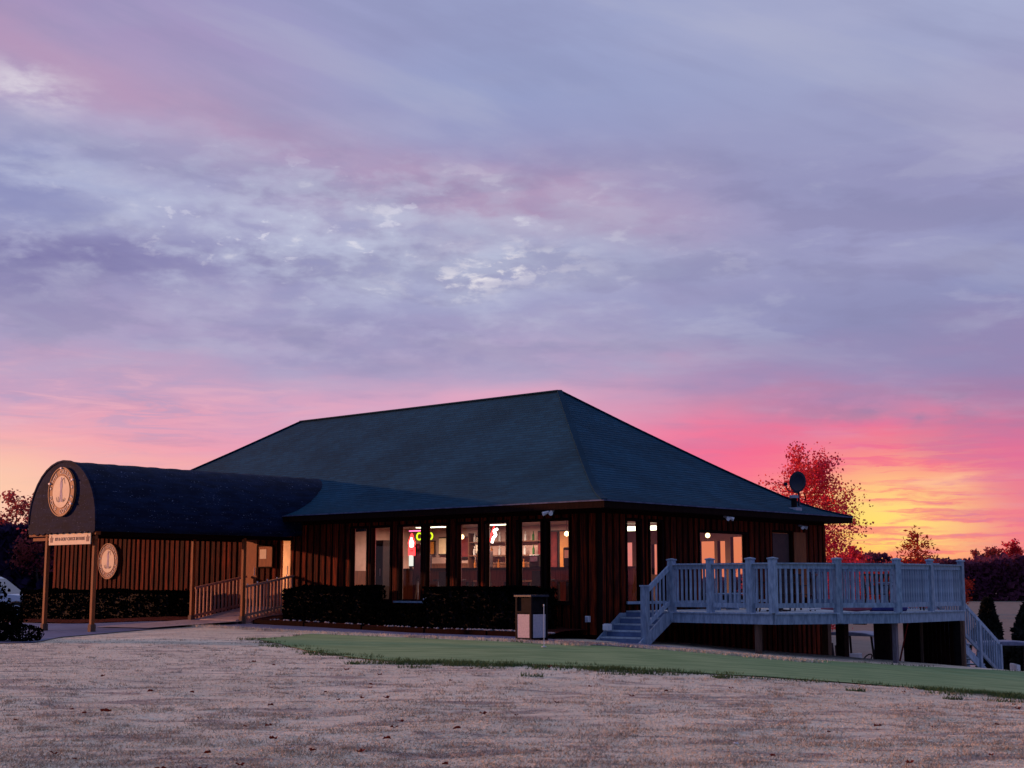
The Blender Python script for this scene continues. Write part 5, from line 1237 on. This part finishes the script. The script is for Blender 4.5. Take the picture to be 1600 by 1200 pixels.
itable(L(-4.4, 1.5, FLOOR), 'dining table inside behind the fifth window')
for i, (a_, b_, r_, lab) in enumerate(((-5.9, .7, 3.1, 'dark dining chair with its back to the fourth window'), (-4.55, .8, 3.3, 'dark dining chair with its back to the fifth window'), (-2.5, .75, 3., 'dark dining chair with its back to the seventh window'), (-1.35, 1.2, 1.5, 'dark dining chair at the right end of the last table'), (-1.3, 4.6, 1.2, 'dark dining chair inside the wide end window'))):
    ichair(L(a_, b_, FLOOR), RB + r_, lab)
t_ = thing('picture_frame', 'small framed picture on the inner wall seen through the end windows', 'picture', L(-4.2, 5.1, 2.25), RB)
m = MB(); m.box(-.3, .3, -.02, .0, -.22, .22); m.build('frame', M['dark'], t_)
m = MB(); m.box(-.22, .22, -.03, -.021, -.15, .15); m.build('print', M['tan'], t_)
def poster(a_, z, w_, h_, mt, lab, nm='poster'):
    t_ = thing(nm, lab, 'poster' if nm == 'poster' else 'door', L(a_, 5.06, z), RB)
    m = MB(); m.box(-w_ / 2, w_ / 2, -.03, .0, -h_ / 2, h_ / 2); m.build('panel', mt, t_)
    m = MB(); m.box(-w_ / 2 - .04, w_ / 2 + .04, .001, .03, -h_ / 2 - .04, h_ / 2 + .04); m.build('frame', M['dark'], t_)
poster(-9.6, 2.75, .5, .6, M['maroon'], 'maroon banner on the inner wall seen through the second window'); poster(-8.9, 2.8, .3, .5, M['letter'], 'pale notice beside the maroon banner inside')
poster(-6.05, 2.6, .75, 1.1, M['maroon'], 'large dark red hanging on the inner wall right of the shelf'); poster(-5.35, 2.55, .42, 1.2, M['amber'], 'amber wood panel on the inner wall near its right end')
for i, (a_, b_) in enumerate(((-8.9, 2.6), (-6.9, 2.2), (-5.2, 2.7), (-3.0, 2.3), (-1.7, 3.0), (-.9, 6.0))):
    t_ = thing('added_globe_lamp', 'added warm globe light hung inside as a bright spot, ' + ('furthest left', 'second from the left', 'third from the left', 'fourth from the left', 'nearest the corner', 'beyond the end windows')[i], 'lamp', L(a_, b_, 2.95), RB, 'added globe lamps inside')  # globes added to give warm bright spots behind the windows
    m = MB(); m.lathe([(0, -.07), (.05, -.05), (.07, 0), (.05, .05), (.015, .07)], 12); m.build('globe', M['globe'], t_, smooth=True)
    m = MB(); m.tube((0, 0, .07), (0, 0, .40), .006, .006, 5); m.build('cord', M['black'], t_)
poster(-11.2, 2.75, .5, .4, M['amber'], 'small amber panel high on the inner wall at the left'); poster(-10.5, 2.8, .4, .5, M['tan'], 'tan notice high on the inner wall at the left')
# person standing inside the third window
def person(loc, rz, lab):
    t_ = thing('person', lab, 'person', loc, rz)
    J = {'pelvis': (0, 0, .96, .15, .11), 'waist': (0, 0, 1.12, .135, .10), 'chest': (0, .0, 1.34, .165, .12), 'neck': (0, 0, 1.50, .055, .055), 'chin': (0, -.02, 1.58, .07, .075), 'head': (0, -.01, 1.67, .085, .10), 'crown': (0, 0, 1.75, .06, .07)}
    E_ = [('pelvis', 'waist'), ('waist', 'chest'), ('chest', 'neck'), ('neck', 'chin'), ('chin', 'head'), ('head', 'crown')]
    for s_, sx in (('l', -1), ('r', 1)):
        J['hip' + s_] = (sx * .10, 0, .90, .09, .09); J['knee' + s_] = (sx * .12, -.02, .50, .06, .06); J['ank' + s_] = (sx * .13, .02, .09, .04, .04); J['toe' + s_] = (sx * .14, -.15, .035, .035, .03)
        J['sho' + s_] = (sx * .20, 0, 1.42, .055, .055); J['elb' + s_] = (sx * .27, .0, 1.14, .042, .042); J['wri' + s_] = (sx * .2, -.2, 1.02, .028, .028); J['palm' + s_] = (sx * .17, -.27, 1.03, .03, .018)
        E_ += [('pelvis', 'hip' + s_), ('hip' + s_, 'knee' + s_), ('knee' + s_, 'ank' + s_), ('ank' + s_, 'toe' + s_), ('chest', 'sho' + s_), ('sho' + s_, 'elb' + s_), ('elb' + s_, 'wri' + s_), ('wri' + s_, 'palm' + s_)]
        for k in range(5):
            n1 = 'f%d%s' % (k, s_); J[n1] = (sx * (.17 + (-.035 + .017 * k if k < 4 else -.04)), -.27 - (.07 + .008 * (1.5 - abs(k - 1.5))) * (1 if k < 4 else .4), 1.02 - .01 * (k < 4), .009, .009); E_.append(('palm' + s_, n1))
    names = list(J); me = bpy.data.meshes.new('body'); me.from_pydata([J[n][:3] for n in names], [(names.index(a_), names.index(b_)) for a_, b_ in E_], [])
    o = link(me, 'body', t_); sk = o.modifiers.new('skin', 'SKIN'); sl_ = me.skin_vertices[0].data
    for i, n in enumerate(names): sl_[i].radius = J[n][3:]; sl_[i].use_root = (n == 'pelvis')
    ss = o.modifiers.new('sub', 'SUBSURF'); ss.levels = 1; ss.render_levels = 2; me.materials.append(M['shirt'])
    m = MB(); m.lathe([(0, .115), (.07, .10), (.105, .04), (.112, -.02), (.10, -.07)], 14, (0, .015, 1.70)); m.build('hair', M['dark'], t_, smooth=True)
    for sx in (-1, 1):
        m = MB(); m.lathe([(0, -.011), (.011, 0), (0, .011)], 8, (sx * .033, -.098, 1.665)); m.build('eye', M['white'], t_)
    m = MB(); m.tube((0, -.10, 1.66), (0, -.125, 1.625), .010, .016, 6); m.build('nose', M['skin'], t_)
M['shirt'] = pmat('dark_brown_clothes', (.035, .018, .018), (.05, .026, .024), .8, 6, bump=.1); M['skin'] = pmat('skin', (.35, .18, .12), (.3, .15, .1), .6, 6, bump=0)
person(L(-7.62, 1.15, FLOOR), RB + R(200), 'person in dark clothes standing inside the third window')

# ------------------------------------------------------------------ fallen leaves
random.seed(17)
base = []
for v in range(4):
    m = MB(); n = 9; s_ = .05
    ctr = (0, 0, .012); rim = [(s_ * (1 if i % 2 else .62) * math.cos(2 * PI * i / n), s_ * .8 * (1 if i % 2 else .62) * math.sin(2 * PI * i / n), .004 + random.uniform(0, .035)) for i in range(n)]
    m.add([ctr] + rim, [(0, i + 1, (i + 1) % n + 1) for i in range(n)]); me = m.mesh('fallen_leaf'); me.materials.append(M['fade_leaf']); base.append(me)
for i in range(64):
    y = 1 / random.uniform(1 / 24., 1 / 11.2); x = random.uniform(-.36, .36) * y
    if random.random() < .5: x = -abs(x)
    o = link(base[i % 4], 'fallen_leaf', None, (x, y, gzf(x, y) + .028), random.random() * 6); s_ = random.uniform(.55, 1.25); o.scale = (s_, s_, s_)
    tag(o, 'dry reddish brown leaf lying on the straw coloured lawn', 'leaf', 'fallen leaves on the lawn')


M['pale_leaf'] = leafmat('pale_curled_leaf', (.62, .60, .62), (.5, .47, .48), .1, 5)
for i, (x, y, lab) in enumerate(((-2.62, 12.95, 'pale curled leaf low on the left lawn, left one of three'), (-2.30, 12.9, 'pale curled leaf low on the left lawn, middle one of three'), (-2.0, 13.05, 'pale curled leaf low on the left lawn, right one of three'), (2.1, 13.6, 'lone pale curled leaf on the lawn right of centre'))):
    me = base[i % 4].copy(); me.materials.clear(); me.materials.append(M['pale_leaf']); o = link(me, 'fallen_leaf', None, (x, y, gzf(x, y) + .03), i * 1.3); o.scale = (.9, .9, .6)
    tag(o, lab, 'leaf', 'pale leaves on the lawn')
